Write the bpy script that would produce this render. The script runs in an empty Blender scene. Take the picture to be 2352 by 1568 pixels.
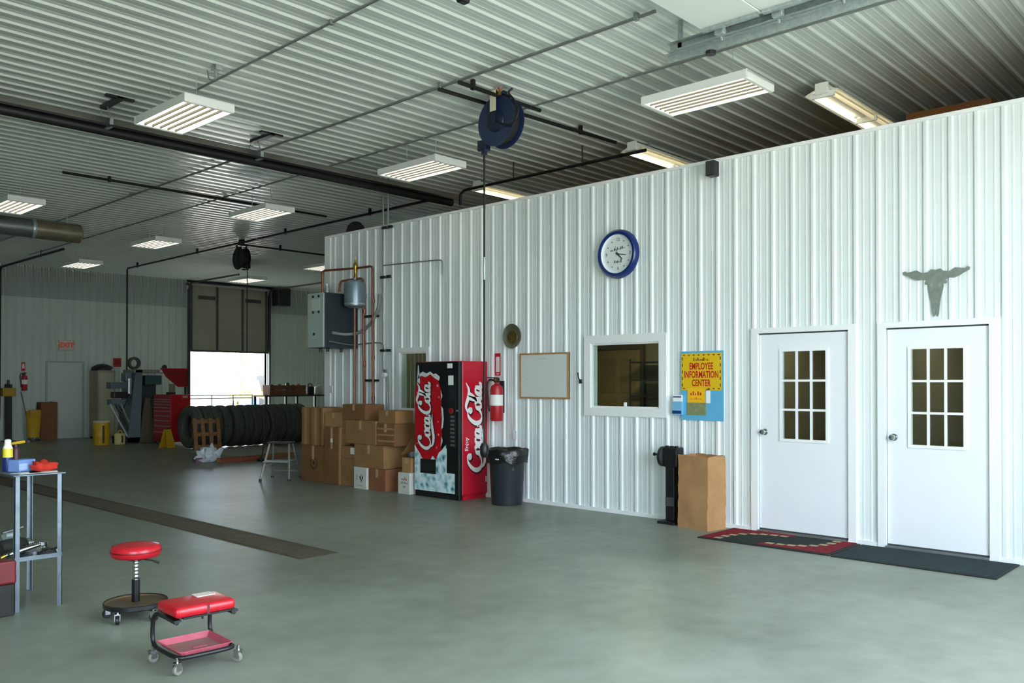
import bpy, bmesh, math, random
from mathutils import Vector, Matrix
random.seed(7)
PI = math.pi
scene = bpy.context.scene
C = scene.collection

# ------------------------------------------------------------------ camera
cam_d = bpy.data.cameras.new('camera')
cam_d.sensor_width = 36.0
cam_d.lens = 1977.0 / 2352.0 * 36.0
cam_d.shift_y = 80.0 / 2352.0
cam_d.clip_end = 400
cam = bpy.data.objects.new('camera', cam_d)
cam.location = (0, 0, 1.6)
cam.rotation_euler = (PI / 2 + 0.0075, 0, -0.8186)
C.objects.link(cam)
scene.camera = cam

# ------------------------------------------------------------------ world, sun, exposure
world = bpy.data.worlds.new('world')
scene.world = world
world.use_nodes = True
wn = world.node_tree
bg = wn.nodes['Background']
sky = wn.nodes.new('ShaderNodeTexSky')
sky.sky_type = 'NISHITA'
sky.sun_disc = False
sky.sun_elevation = math.radians(62)
sky.sun_rotation = math.radians(280)
sky.air_density = 1.0
sky.dust_density = 3.0
mixw = wn.nodes.new('ShaderNodeMixRGB')
mixw.blend_type = 'MIX'
mixw.inputs[0].default_value = 0.72
mixw.inputs[2].default_value = (9.5, 11.15, 12.9, 1)
skm = wn.nodes.new('ShaderNodeMixRGB')
skm.blend_type = 'MULTIPLY'
skm.inputs[0].default_value = 1.0
skm.inputs[2].default_value = (0.8, 0.8, 0.8, 1)
wn.links.new(sky.outputs[0], skm.inputs[1])
wn.links.new(skm.outputs[0], mixw.inputs[1])
wn.links.new(mixw.outputs[0], bg.inputs[0])
bg.inputs[1].default_value = 1.0

sun_d = bpy.data.lights.new('sun', 'SUN')
sun_d.energy = 24.0
sun_d.angle = math.radians(0.6)
sun_d.color = (1.0, 0.96, 0.9)
sun = bpy.data.objects.new('sun', sun_d)
C.objects.link(sun)
# light travels east (+x), slightly south, steeply down: it grazes the bay doors without entering
sun.rotation_euler = Vector((0.42, -0.03, -0.9)).to_track_quat('-Z', 'Y').to_euler()

scene.view_settings.view_transform = 'Standard'
scene.view_settings.look = 'None'
scene.view_settings.gamma = 1.0
scene.view_settings.use_curve_mapping = False
scene.view_settings.exposure = 0.2
try:
    scene.cycles.use_denoising = True
    scene.cycles.max_bounces = 14
    scene.cycles.diffuse_bounces = 8
    scene.cycles.glossy_bounces = 5
    scene.cycles.transparent_max_bounces = 12
    scene.cycles.caustics_reflective = False
    scene.cycles.caustics_refractive = False
    scene.cycles.sample_clamp_indirect = 6.0
except Exception:
    pass


# ------------------------------------------------------------------ materials
def lin(c):
    return tuple(((x / 255.0) / 12.92 if x / 255.0 <= 0.04045 else (((x / 255.0) + 0.055) / 1.055) ** 2.4) for x in c)


MATS = {}


def mat(name, rgb, rough=0.5, metal=0.0, spec=0.5, var=0.0, vscale=6.0, bump=0.0, bscale=40.0, emit=None, estr=0.0, coat=0.0, rgb2=None, stretch=None):
    """procedural principled material; rgb given in sRGB 0..255"""
    if name in MATS:
        return MATS[name]
    m = bpy.data.materials.new(name)
    m.use_nodes = True
    nt = m.node_tree
    b = nt.nodes['Principled BSDF']
    col = lin(rgb)
    b.inputs['Base Color'].default_value = (*col, 1)
    b.inputs['Roughness'].default_value = rough
    b.inputs['Metallic'].default_value = metal
    b.inputs['Specular IOR Level'].default_value = spec
    if coat:
        b.inputs['Coat Weight'].default_value = coat
        b.inputs['Coat Roughness'].default_value = 0.1
    if emit is not None:
        b.inputs['Emission Color'].default_value = (*emit, 1)
        b.inputs['Emission Strength'].default_value = estr
    if var > 0 or bump > 0:
        tc = nt.nodes.new('ShaderNodeTexCoord')
        src = tc.outputs['Object']
        if stretch:
            mp = nt.nodes.new('ShaderNodeMapping')
            mp.inputs['Scale'].default_value = stretch
            nt.links.new(src, mp.inputs['Vector'])
            src = mp.outputs['Vector']
    if var > 0:
        n = nt.nodes.new('ShaderNodeTexNoise')
        n.inputs['Scale'].default_value = vscale
        n.inputs['Detail'].default_value = 5
        n.inputs['Roughness'].default_value = 0.6
        nt.links.new(src, n.inputs['Vector'])
        r = nt.nodes.new('ShaderNodeValToRGB')
        r.color_ramp.elements[0].position = 0.3
        r.color_ramp.elements[1].position = 0.7
        c2 = lin(rgb2) if rgb2 else tuple(max(0, x * (1 - var)) for x in col)
        c1 = col if rgb2 else tuple(min(1, x * (1 + var)) for x in col)
        r.color_ramp.elements[0].color = (*c2, 1)
        r.color_ramp.elements[1].color = (*c1, 1)
        nt.links.new(n.outputs['Fac'], r.inputs['Fac'])
        nt.links.new(r.outputs['Color'], b.inputs['Base Color'])
    if bump > 0:
        n2 = nt.nodes.new('ShaderNodeTexNoise')
        n2.inputs['Scale'].default_value = bscale
        n2.inputs['Detail'].default_value = 4
        nt.links.new(src, n2.inputs['Vector'])
        bp = nt.nodes.new('ShaderNodeBump')
        bp.inputs['Strength'].default_value = bump
        bp.inputs['Distance'].default_value = 0.02
        nt.links.new(n2.outputs['Fac'], bp.inputs['Height'])
        nt.links.new(bp.outputs['Normal'], b.inputs['Normal'])
    MATS[name] = m
    return m


def glass_mat(name, tint=(0.85, 0.92, 0.88), ior=1.5):
    if name in MATS:
        return MATS[name]
    m = bpy.data.materials.new(name)
    m.use_nodes = True
    nt = m.node_tree
    nt.nodes.clear()
    out = nt.nodes.new('ShaderNodeOutputMaterial')
    mix = nt.nodes.new('ShaderNodeMixShader')
    fr = nt.nodes.new('ShaderNodeFresnel')
    fr.inputs['IOR'].default_value = ior
    geo = nt.nodes.new('ShaderNodeNewGeometry')      # thin pane: same reflectance on both faces
    mr = nt.nodes.new('ShaderNodeMapRange')
    mr.inputs['To Min'].default_value = ior
    mr.inputs['To Max'].default_value = 1.0 / ior
    nt.links.new(geo.outputs['Backfacing'], mr.inputs['Value'])
    nt.links.new(mr.outputs['Result'], fr.inputs['IOR'])
    tr = nt.nodes.new('ShaderNodeBsdfTransparent')
    tr.inputs['Color'].default_value = (*tint, 1)
    gl = nt.nodes.new('ShaderNodeBsdfGlossy')
    gl.inputs['Roughness'].default_value = 0.03
    nt.links.new(fr.outputs[0], mix.inputs[0])
    nt.links.new(tr.outputs[0], mix.inputs[1])
    nt.links.new(gl.outputs[0], mix.inputs[2])
    nt.links.new(mix.outputs[0], out.inputs['Surface'])
    MATS[name] = m
    return m


def floor_mat():
    m = bpy.data.materials.new('polished_concrete')
    m.use_nodes = True
    nt = m.node_tree
    b = nt.nodes['Principled BSDF']
    tc = nt.nodes.new('ShaderNodeTexCoord')
    n1 = nt.nodes.new('ShaderNodeTexNoise'); n1.inputs['Scale'].default_value = 0.55; n1.inputs['Detail'].default_value = 6; n1.inputs['Roughness'].default_value = 0.62
    n2 = nt.nodes.new('ShaderNodeTexNoise'); n2.inputs['Scale'].default_value = 5.0; n2.inputs['Detail'].default_value = 6
    nt.links.new(tc.outputs['Object'], n1.inputs['Vector'])
    nt.links.new(tc.outputs['Object'], n2.inputs['Vector'])
    mx = nt.nodes.new('ShaderNodeMath'); mx.operation = 'MULTIPLY_ADD'
    mx.inputs[1].default_value = 0.35
    nt.links.new(n2.outputs['Fac'], mx.inputs[0])
    nt.links.new(n1.outputs['Fac'], mx.inputs[2])
    r = nt.nodes.new('ShaderNodeValToRGB')
    r.color_ramp.elements[0].position = 0.45
    r.color_ramp.elements[0].color = (*lin((114, 118, 106)), 1)
    r.color_ramp.elements[1].position = 0.92
    r.color_ramp.elements[1].color = (*lin((149, 155, 143)), 1)
    nt.links.new(mx.outputs[0], r.inputs['Fac'])
    nt.links.new(r.outputs['Color'], b.inputs['Base Color'])
    rr = nt.nodes.new('ShaderNodeMapRange')
    rr.inputs['To Min'].default_value = 0.26
    rr.inputs['To Max'].default_value = 0.38
    nt.links.new(n1.outputs['Fac'], rr.inputs['Value'])
    nt.links.new(rr.outputs['Result'], b.inputs['Roughness'])
    b.inputs['Specular IOR Level'].default_value = 0.04
    bp = nt.nodes.new('ShaderNodeBump'); bp.inputs['Strength'].default_value = 0.05; bp.inputs['Distance'].default_value = 0.01
    nt.links.new(n2.outputs['Fac'], bp.inputs['Height'])
    nt.links.new(bp.outputs['Normal'], b.inputs['Normal'])
    return m


def ice_mat():
    m = bpy.data.materials.new('printed_ice')
    m.use_nodes = True
    nt = m.node_tree
    b = nt.nodes['Principled BSDF']
    tc = nt.nodes.new('ShaderNodeTexCoord')
    v = nt.nodes.new('ShaderNodeTexVoronoi'); v.inputs['Scale'].default_value = 9.0
    n = nt.nodes.new('ShaderNodeTexNoise'); n.inputs['Scale'].default_value = 16.0; n.inputs['Detail'].default_value = 6
    nt.links.new(tc.outputs['Object'], v.inputs['Vector'])
    nt.links.new(tc.outputs['Object'], n.inputs['Vector'])
    a = nt.nodes.new('ShaderNodeMath'); a.operation = 'MULTIPLY_ADD'; a.inputs[1].default_value = 0.6
    nt.links.new(v.outputs['Distance'], a.inputs[0])
    nt.links.new(n.outputs['Fac'], a.inputs[2])
    r = nt.nodes.new('ShaderNodeValToRGB')
    els = r.color_ramp.elements
    els[0].position = 0.4; els[0].color = (*lin((52, 96, 112)), 1)
    els[1].position = 0.9; els[1].color = (*lin((225, 243, 246)), 1)
    e = els.new(0.62); e.color = (*lin((140, 190, 200)), 1)
    nt.links.new(a.outputs[0], r.inputs['Fac'])
    nt.links.new(r.outputs['Color'], b.inputs['Base Color'])
    b.inputs['Roughness'].default_value = 0.25
    return m


M_wall = mat('white_painted_steel', (224, 231, 230), rough=0.34, spec=0.5, var=0.03, vscale=0.8)
M_wallN = mat('white_liner_steel', (194, 203, 194), rough=0.36, spec=0.5, var=0.03, vscale=0.8)
M_wallU = mat('greyer_wall_tone', (160, 168, 161), rough=0.36, spec=0.5, var=0.03, vscale=0.8)
M_ceil = mat('ceiling_liner_steel', (209, 218, 212), rough=0.24, spec=0.6, var=0.02, vscale=0.7)
M_white = mat('white_enamel', (236, 238, 238), rough=0.35)
M_door = mat('white_door_paint', (232, 235, 238), rough=0.4, var=0.015, vscale=2)
M_black = mat('black_enamel', (24, 25, 27), rough=0.42)
M_blackpipe = mat('black_iron_pipe', (30, 31, 29), rough=0.5, metal=0.3, var=0.25, vscale=14)
M_galv = mat('galvanized_steel', (178, 190, 190), rough=0.42, metal=0.55, var=0.18, vscale=22)
M_conduit = mat('steel_conduit', (150, 156, 154), rough=0.4, metal=0.6)
M_chrome = mat('chrome', (205, 208, 210), rough=0.16, metal=1.0)
M_alu = mat('brushed_aluminium', (205, 208, 208), rough=0.32, metal=0.9)
M_red = mat('red_vinyl', (196, 20, 38), rough=0.3, spec=0.6, var=0.08, vscale=9)
M_redpaint = mat('red_paint', (176, 20, 30), rough=0.35, spec=0.6, var=0.05, vscale=5)
M_card = mat('corrugated_cardboard', (150, 112, 74), rough=0.85, spec=0.2, var=0.12, vscale=4)
M_card2 = mat('tan_cardboard', (172, 132, 88), rough=0.85, spec=0.2, var=0.1, vscale=4)
M_card3 = mat('brown_cardboard', (126, 90, 58), rough=0.85, spec=0.2, var=0.12, vscale=4)
M_tape = mat('packing_tape', (186, 152, 108), rough=0.3, spec=0.5)
M_paper = mat('white_paper', (240, 240, 236), rough=0.7)
M_rubber = mat('tire_rubber', (78, 82, 74), rough=0.7, spec=0.35, var=0.25, vscale=12, bump=0.2, bscale=60)
M_wood = mat('raw_pine', (142, 102, 66), rough=0.75, spec=0.3, var=0.2, vscale=5, stretch=(1, 1, 8))
M_copper = mat('copper_pipe', (140, 84, 66), rough=0.42, metal=0.7, var=0.2, vscale=10)
M_brass = mat('brass', (176, 140, 60), rough=0.35, metal=0.9)
M_blackrub = mat('black_rubber_hose', (18, 18, 19), rough=0.55)
M_tubeon = mat('lit_tube', (250, 250, 240), rough=0.4, emit=(0.97, 1.0, 0.82), estr=1.9)
M_tubewarm = mat('lit_warm_tube', (250, 248, 230), rough=0.4, emit=(1.0, 0.93, 0.68), estr=2.6)
M_tubedim = mat('dim_amber_tube', (250, 240, 200), rough=0.4, emit=(1.0, 0.86, 0.5), estr=0.5)  # second tube row, weaker and more orange emission
M_fix = mat('fixture_white', (238, 240, 236), rough=0.35)
M_glass = glass_mat('window_glass')
M_floor = floor_mat()
M_ice = ice_mat()
M_yellow = mat('yellow_plastic', (196, 154, 30), rough=0.45, var=0.06)
M_grime = mat('dark_grime', (34, 34, 32), rough=0.7, var=0.3, vscale=10)


# ------------------------------------------------------------------ mesh helpers
class MB:
    def __init__(self):
        self.v = []
        self.f = []
        self.mi = []
        self.mats = []

    def _m(self, m):
        if m is None:
            return 0
        if m not in self.mats:
            self.mats.append(m)
        return self.mats.index(m)

    def add(self, vs, fs, m=None):
        o = len(self.v)
        self.v.extend([tuple(p) for p in vs])
        self.f.extend([tuple(i + o for i in f) for f in fs])
        self.mi.extend([self._m(m)] * len(fs))
        return self

    def box(self, lo, hi, m=None):
        (a, b, c), (d, e, f) = lo, hi
        vs = [(a, b, c), (d, b, c), (d, e, c), (a, e, c), (a, b, f), (d, b, f), (d, e, f), (a, e, f)]
        fs = [(3, 2, 1, 0), (4, 5, 6, 7), (0, 1, 5, 4), (1, 2, 6, 5), (2, 3, 7, 6), (3, 0, 4, 7)]
        return self.add(vs, fs, m)

    def bbox(self, lo, hi, b=0.01, seg=2, m=None, xf=None):
        bm = bmesh.new()
        bmesh.ops.create_cube(bm, size=1.0)
        s = [hi[i] - lo[i] for i in range(3)]
        c = [(hi[i] + lo[i]) / 2 for i in range(3)]
        for v in bm.verts:
            v.co = Vector((v.co.x * s[0] + c[0], v.co.y * s[1] + c[1], v.co.z * s[2] + c[2]))
        bmesh.ops.bevel(bm, geom=list(bm.edges), offset=min(b, min(s) * 0.45), segments=seg, profile=0.5, affect='EDGES')
        bm.verts.index_update()
        vs = [(xf @ v.co if xf else v.co.copy()) for v in bm.verts]
        fs = [[v.index for v in f.verts] for f in bm.faces]
        bm.free()
        return self.add(vs, fs, m)

    def tube(self, pts, r, n=10, m=None, caps=True, closed=False):
        pts = [Vector(p) for p in pts]
        k = len(pts)
        rs = r if isinstance(r, (list, tuple)) else [r] * k
        vs, fs = [], []
        t0 = (pts[1] - pts[0]).normalized()
        ref = Vector((0, 0, 1)) if abs(t0.z) < 0.9 else Vector((1, 0, 0))
        nrm = t0.cross(ref).normalized()
        for i, p in enumerate(pts):
            if closed:
                t = (pts[(i + 1) % k] - pts[i - 1]).normalized()
            elif i == 0:
                t = t0
            elif i == k - 1:
                t = (pts[-1] - pts[-2]).normalized()
            else:
                t = ((pts[i + 1] - p).normalized() + (p - pts[i - 1]).normalized())
                t = t.normalized() if t.length > 1e-6 else (pts[i + 1] - p).normalized()
            nrm = (nrm - t * nrm.dot(t))
            nrm = nrm.normalized() if nrm.length > 1e-6 else t.orthogonal().normalized()
            bn = t.cross(nrm)
            for j in range(n):
                a = 2 * PI * j / n
                vs.append(p + (nrm * math.cos(a) + bn * math.sin(a)) * rs[i])
        rng = k if closed else k - 1
        for i in range(rng):
            i2 = (i + 1) % k
            for j in range(n):
                j2 = (j + 1) % n
                fs.append((i * n + j, i * n + j2, i2 * n + j2, i2 * n + j))
        if caps and not closed:
            fs.append(tuple(range(n - 1, -1, -1)))
            fs.append(tuple((k - 1) * n + j for j in range(n)))
        return self.add(vs, fs, m)

    def lathe(self, prof, n=24, center=(0, 0, 0), axis='z', m=None, sx=1.0, sy=1.0, cap=False):
        """prof: list of (radius, height) along the axis"""
        vs, fs = [], []
        for (r, h) in prof:
            for j in range(n):
                a = 2 * PI * j / n
                x, y, z = r * math.cos(a) * sx, r * math.sin(a) * sy, h
                if axis == 'x':
                    x, y, z = z, x, y
                elif axis == 'y':
                    x, y, z = y, z, x
                vs.append((x + center[0], y + center[1], z + center[2]))
        for i in range(len(prof) - 1):
            for j in range(n):
                j2 = (j + 1) % n
                fs.append((i * n + j, i * n + j2, (i + 1) * n + j2, (i + 1) * n + j))
        if cap and prof[0][0] > 1e-5:
            fs.append(tuple(range(n - 1, -1, -1)))
        if cap and prof[-1][0] > 1e-5:
            fs.append(tuple((len(prof) - 1) * n + j for j in range(n)))
        return self.add(vs, fs, m)

    def prism(self, poly, d0, d1, fn, m=None):
        """poly of 2D points; fn(a, b, d) -> 3D; extruded between d0 and d1"""
        n = len(poly)
        vs = [fn(a, b, d0) for a, b in poly] + [fn(a, b, d1) for a, b in poly]
        fs = [tuple(range(n - 1, -1, -1)), tuple(range(n, 2 * n))]
        for i in range(n):
            j = (i + 1) % n
            fs.append((i, j, n + j, n + i))
        return self.add(vs, fs, m)

    def build(self, name, m=None, parent=None, smooth=None, loc=None):
        me = bpy.data.meshes.new(name)
        me.from_pydata(self.v, [], self.f)
        if self.mats:
            for x in self.mats:
                me.materials.append(x)
            me.polygons.foreach_set('material_index', self.mi)
        elif m is not None:
            me.materials.append(m)
        if smooth:
            me.polygons.foreach_set('use_smooth', [True] * len(me.polygons))
            me.set_sharp_from_angle(angle=math.radians(smooth))
        me.update()
        o = bpy.data.objects.new(name, me)
        C.objects.link(o)
        if parent is not None:
            o.parent = parent
        if loc:
            o.location = loc
        return o


def obj_of(name, me, parent=None, loc=None):
    o = bpy.data.objects.new(name, me)
    C.objects.link(o)
    if parent is not None:
        o.parent = parent
    if loc:
        o.location = loc
    return o


def thing(name, label, cat, loc=(0, 0, 0), rotz=0.0, group=None):
    o = bpy.data.objects.new(name, None)
    o.empty_display_size = 0.1
    C.objects.link(o)
    o.location = loc
    o.rotation_euler = (0, 0, rotz)
    o['label'] = label
    o['category'] = cat
    if group:
        o['group'] = group
    return o


def tag(o, label, cat, group=None):
    o['label'] = label
    o['category'] = cat
    if group:
        o['group'] = group
    return o


def struct(o):
    o['kind'] = 'structure'
    return o


def copy_tree(root, loc, rotz=None, label=None):
    r = root.copy()
    C.objects.link(r)
    r.location = loc
    if rotz is not None:
        r.rotation_euler = (0, 0, rotz)
    if label:
        r['label'] = label
    for ch in list(root.children):
        c = ch.copy()
        C.objects.link(c)
        c.parent = r
        for g in list(ch.children):
            d = g.copy()
            C.objects.link(d)
            d.parent = c
    return r


def text_part(name, s, size, m, parent, fn, bold=0.0, sx=1.0, align='CENTER'):
    """flat lettering; fn(a, b) -> 3D point (a along the line, b up)"""
    cu = bpy.data.curves.new(name, 'FONT')
    cu.body = s
    cu.size = size
    cu.align_x = align
    cu.align_y = 'CENTER'
    cu.offset = bold
    cu.resolution_u = 3
    t = bpy.data.objects.new(name, cu)
    C.objects.link(t)
    bpy.context.view_layer.update()
    dg = bpy.context.evaluated_depsgraph_get()
    me = bpy.data.meshes.new_from_object(t.evaluated_get(dg))
    bpy.data.objects.remove(t)
    bpy.data.curves.remove(cu)
    for v in me.vertices:
        v.co = Vector(fn(v.co.x * sx, v.co.y))
    me.materials.clear()
    me.materials.append(m)
    me.name = name
    return obj_of(name, me, parent)


def marks(name, m, parent, fn, width, h, n, seed=1, thick=0.0004):
    """a line of print too small to read: uneven little upright strokes; fn(a, b) -> 3D"""
    rr = random.Random(seed)
    mb = MB()
    cw = width / n
    for i in range(n):
        x0 = -width / 2 + i * cw
        hh = h * rr.choice((0.55, 0.6, 0.7, 1.0))
        w = cw * rr.uniform(0.35, 0.75)
        q = [(x0, -h / 2), (x0 + w, -h / 2), (x0 + w, -h / 2 + hh), (x0, -h / 2 + hh)]
        mb.add([fn(*p) for p in q], [(0, 1, 2, 3)])
    return mb.build(name, m, parent)


def catmull(pts, per=8):
    out = []
    p = [Vector(q) for q in pts]
    p = [p[0] * 2 - p[1]] + p + [p[-1] * 2 - p[-2]]
    for i in range(1, len(p) - 2):
        for k in range(per):
            t = k / per
            a, b, c, d = p[i - 1], p[i], p[i + 1], p[i + 2]
            out.append(0.5 * ((2 * b) + (c - a) * t + (2 * a - 5 * b + 4 * c - d) * t * t + (3 * b - a - 3 * c + d) * t * t * t))
    out.append(p[-2])
    return out


# ------------------------------------------------------------------ corrugated sheets
PITCH = 0.22


def rib_profile(u0, u1, phase, pitch=PITCH, hh=0.019):
    pts = []
    k0 = int(math.floor((u0 - phase) / pitch)) - 1
    k1 = int(math.ceil((u1 - phase) / pitch)) + 1
    for k in range(k0, k1):
        c = phase + k * pitch
        pts += [(c - 0.030, 0.0), (c - 0.013, hh), (c + 0.013, hh), (c + 0.030, 0.0)]
        for q in (pitch / 3, 2 * pitch / 3):
            pts += [(c + q - 0.013, 0.0), (c + q - 0.006, 0.0028), (c + q + 0.006, 0.0028), (c + q + 0.013, 0.0)]
    out = []

    def at(u):
        for (a, ha), (b, hb) in zip(pts, pts[1:]):
            if a <= u <= b:
                return ha + (hb - ha) * ((u - a) / (b - a) if b > a else 0)
        return 0.0
    out.append((u0, at(u0)))
    out += [(u, h) for u, h in pts if u0 + 1e-5 < u < u1 - 1e-5]
    out.append((u1, at(u1)))
    return out


def subtract(u0, u1, v0, v1, holes):
    """split a rectangle into rectangles that avoid the holes (ua, ub, va, vb)"""
    us = sorted({u0, u1} | {x for h in holes for x in h[:2] if u0 < x < u1})
    res = []
    for a, b in zip(us, us[1:]):
        mid = (a + b) / 2
        spans = [(v0, v1)]
        for h in holes:
            if h[0] < mid < h[1]:
                ns = []
                for s, e in spans:
                    if h[3] <= s or h[2] >= e:
                        ns.append((s, e))
                    else:
                        if s < h[2]:
                            ns.append((s, h[2]))
                        if h[3] < e:
                            ns.append((h[3], e))
                spans = ns
        res += [(a, b, s, e) for s, e in spans]
    return res


def sheet_panels(parent, fn, u0, u1, v0, v1, phase, holes, m, width=PITCH * 4, pitch=PITCH):
    u = u0
    k = math.floor((u0 - (phase - pitch / 2)) / width)
    while u < u1 - 1e-4:
        nxt = phase - pitch / 2 + (k + 1) * width
        ub = min(u1, nxt)
        if ub > u + 1e-4:
            mb = MB()
            for (a, b, s, e) in subtract(u, ub, v0, v1, holes):
                pr = rib_profile(a, b, phase, pitch)
                n = len(pr)
                vs = [fn(x, s, h) for x, h in pr] + [fn(x, e, h) for x, h in pr]
                mb.add(vs, [(i, i + 1, n + i + 1, n + i) for i in range(n - 1)])
            if mb.v:
                mb.build('panel', m, parent)
        u = ub
        k += 1


# ------------------------------------------------------------------ setting
CEIL = 4.9
XO = 8.6            # face of the office wall
YN = 26.4           # far wall
YS = -0.8           # bay-door wall behind the photographer
XE, XW = 19.0, -8.0
YE = 12.32          # end of the office block
HO = 4.10           # top of the office wall

fl = MB().box((XW, YS, -0.15), (XE, YN, 0.0)).build('floor', M_floor)
struct(fl)

# ceiling
ce = MB().box((XW, YS, CEIL + 0.004), (XE, YN, CEIL + 0.12)).build('ceiling', M_ceil)
struct(ce)
sheet_panels(ce, lambda u, v, h: (v, u, CEIL - h), YS, YN, XW, XE, 0.14, [], M_ceil)

# office wall
OPEN_O = [(3.40, 4.42, -0.1, 2.17), (2.13, 3.08, -0.1, 2.17), (5.60, 6.72, 1.24, 2.14), (9.76, 10.45, 1.16, 2.10)]
wo = MB()
for (a, b, s, e) in subtract(YS, YE, 0.0, HO - 0.02, OPEN_O):
    wo.box((XO + 0.003, a, s), (XO + 0.12, b, e))
wall_o = struct(wo.build('wall_office', M_wall))
sheet_panels(wall_o, lambda u, v, h: (XO - h, u, v), YS, YE, 0.02, HO, 0.055, OPEN_O, M_wall)
struct(MB().box((XO, YE, 0), (14.5, YE + 0.1, HO)).build('wall_office_end', M_wall))
t = MB()
t.box((XO - 0.028, YS, HO - 0.03), (XO + 0.12, YE + 0.1, HO + 0.006))
struct(t.build('trim_1', M_white))
t = MB()
t.box((XO - 0.026, YE - 0.05, 0), (XO + 0.02, YE + 0.104, HO - 0.03))
struct(t.build('trim_2', M_white))
t = MB()
for (a, b) in ((YS, 2.10), (3.11, 3.37), (4.45, YE - 0.05)):
    t.box((XO - 0.024, a, 0), (XO + 0.002, b, 0.045))
struct(t.build('baseboard_office', M_white))

# north (far) wall
OPEN_N = [(13.05, 15.85, -0.1, 4.72), (8.83, 9.82, -0.1, 2.2)]
wn_ = MB()
for (a, b, s, e) in subtract(XW, XE, 0, CEIL, OPEN_N):
    wn_.box((a, YN + 0.003, s), (b, YN + 0.15, e))
wall_n = struct(wn_.build('wall_north', M_wallN))
sheet_panels(wall_n, lambda u, v, h: (u, YN - h, v), 6.0, XE, 0.0, 4.0, 0.1, OPEN_N, M_wallN)
sheet_panels(wall_n, lambda u, v, h: (u, YN + 0.002 - h, v), 6.0, XE, 4.0, CEIL, 0.1, OPEN_N, M_wallU)  # upper course drawn greyer than the course below
# east, west, south walls
we = struct(MB().box((XE, YS, 0), (XE + 0.15, YN, CEIL)).build('wall_east', M_wallN))
OPEN_W = []
ww = MB()
for (a, b, s, e) in subtract(YS, YN, 0, CEIL, OPEN_W):
    ww.box((XW - 0.15, a, s), (XW, b, e))
struct(ww.build('wall_west', M_wallN))
OPEN_S = [(2.35, 6.62, -0.1, 4.27), (-4.2, 0.07, -0.1, 4.27)]
ws = MB()
for (a, b, s, e) in subtract(XW, XE, 0, CEIL, OPEN_S):
    ws.box((a, YS - 0.15, s), (b, YS, e))
struct(ws.build('wall_south', M_wallN))
# yard outside
yard = MB().box((-70, -60, -0.3), (90, 110, -0.16)).build('yard_ground', mat('pale_gravel', (176, 172, 160), rough=0.9, var=0.12, vscale=0.6))
struct(yard)

# office rooms behind the wall
M_office = mat('office_wall_paint', (128, 118, 92), rough=0.8)
M_offwood = mat('office_oak_panel', (150, 122, 82), rough=0.55, var=0.1, vscale=3, stretch=(1, 6, 1))
M_carpet = mat('office_carpet', (64, 60, 54), rough=0.95)
struct(MB().box((XO + 0.12, YS, 0.002), (12.4, YE, 0.012)).build('floor_office', M_carpet))
struct(MB().box((12.4, YS, 0), (12.5, YE, 2.75)).build('wall_office_back', M_office))
struct(MB().box((XO + 0.12, YS, 2.70), (12.5, YE, 2.78)).build('ceiling_office', mat('office_ceiling_tile', (190, 188, 178), rough=0.9)))
struct(MB().box((XO + 0.12, 3.20, 0.012), (12.4, 3.30, 2.70)).build('wall_office_partition', M_office))
struct(MB().box((XO + 0.12, 5.10, 0.012), (12.4, 5.20, 2.70)).build('wall_office_partition', M_office))
struct(MB().box((XO + 0.12, 9.58, 0.012), (12.4, 9.66, 2.70)).build('wall_office_partition', M_office))
struct(MB().box((XO + 0.12, YS, 3.70), (14.5, YE, 3.85)).build('floor_mezzanine', mat('mezzanine_plywood', (120, 92, 60), rough=0.8)))


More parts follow.
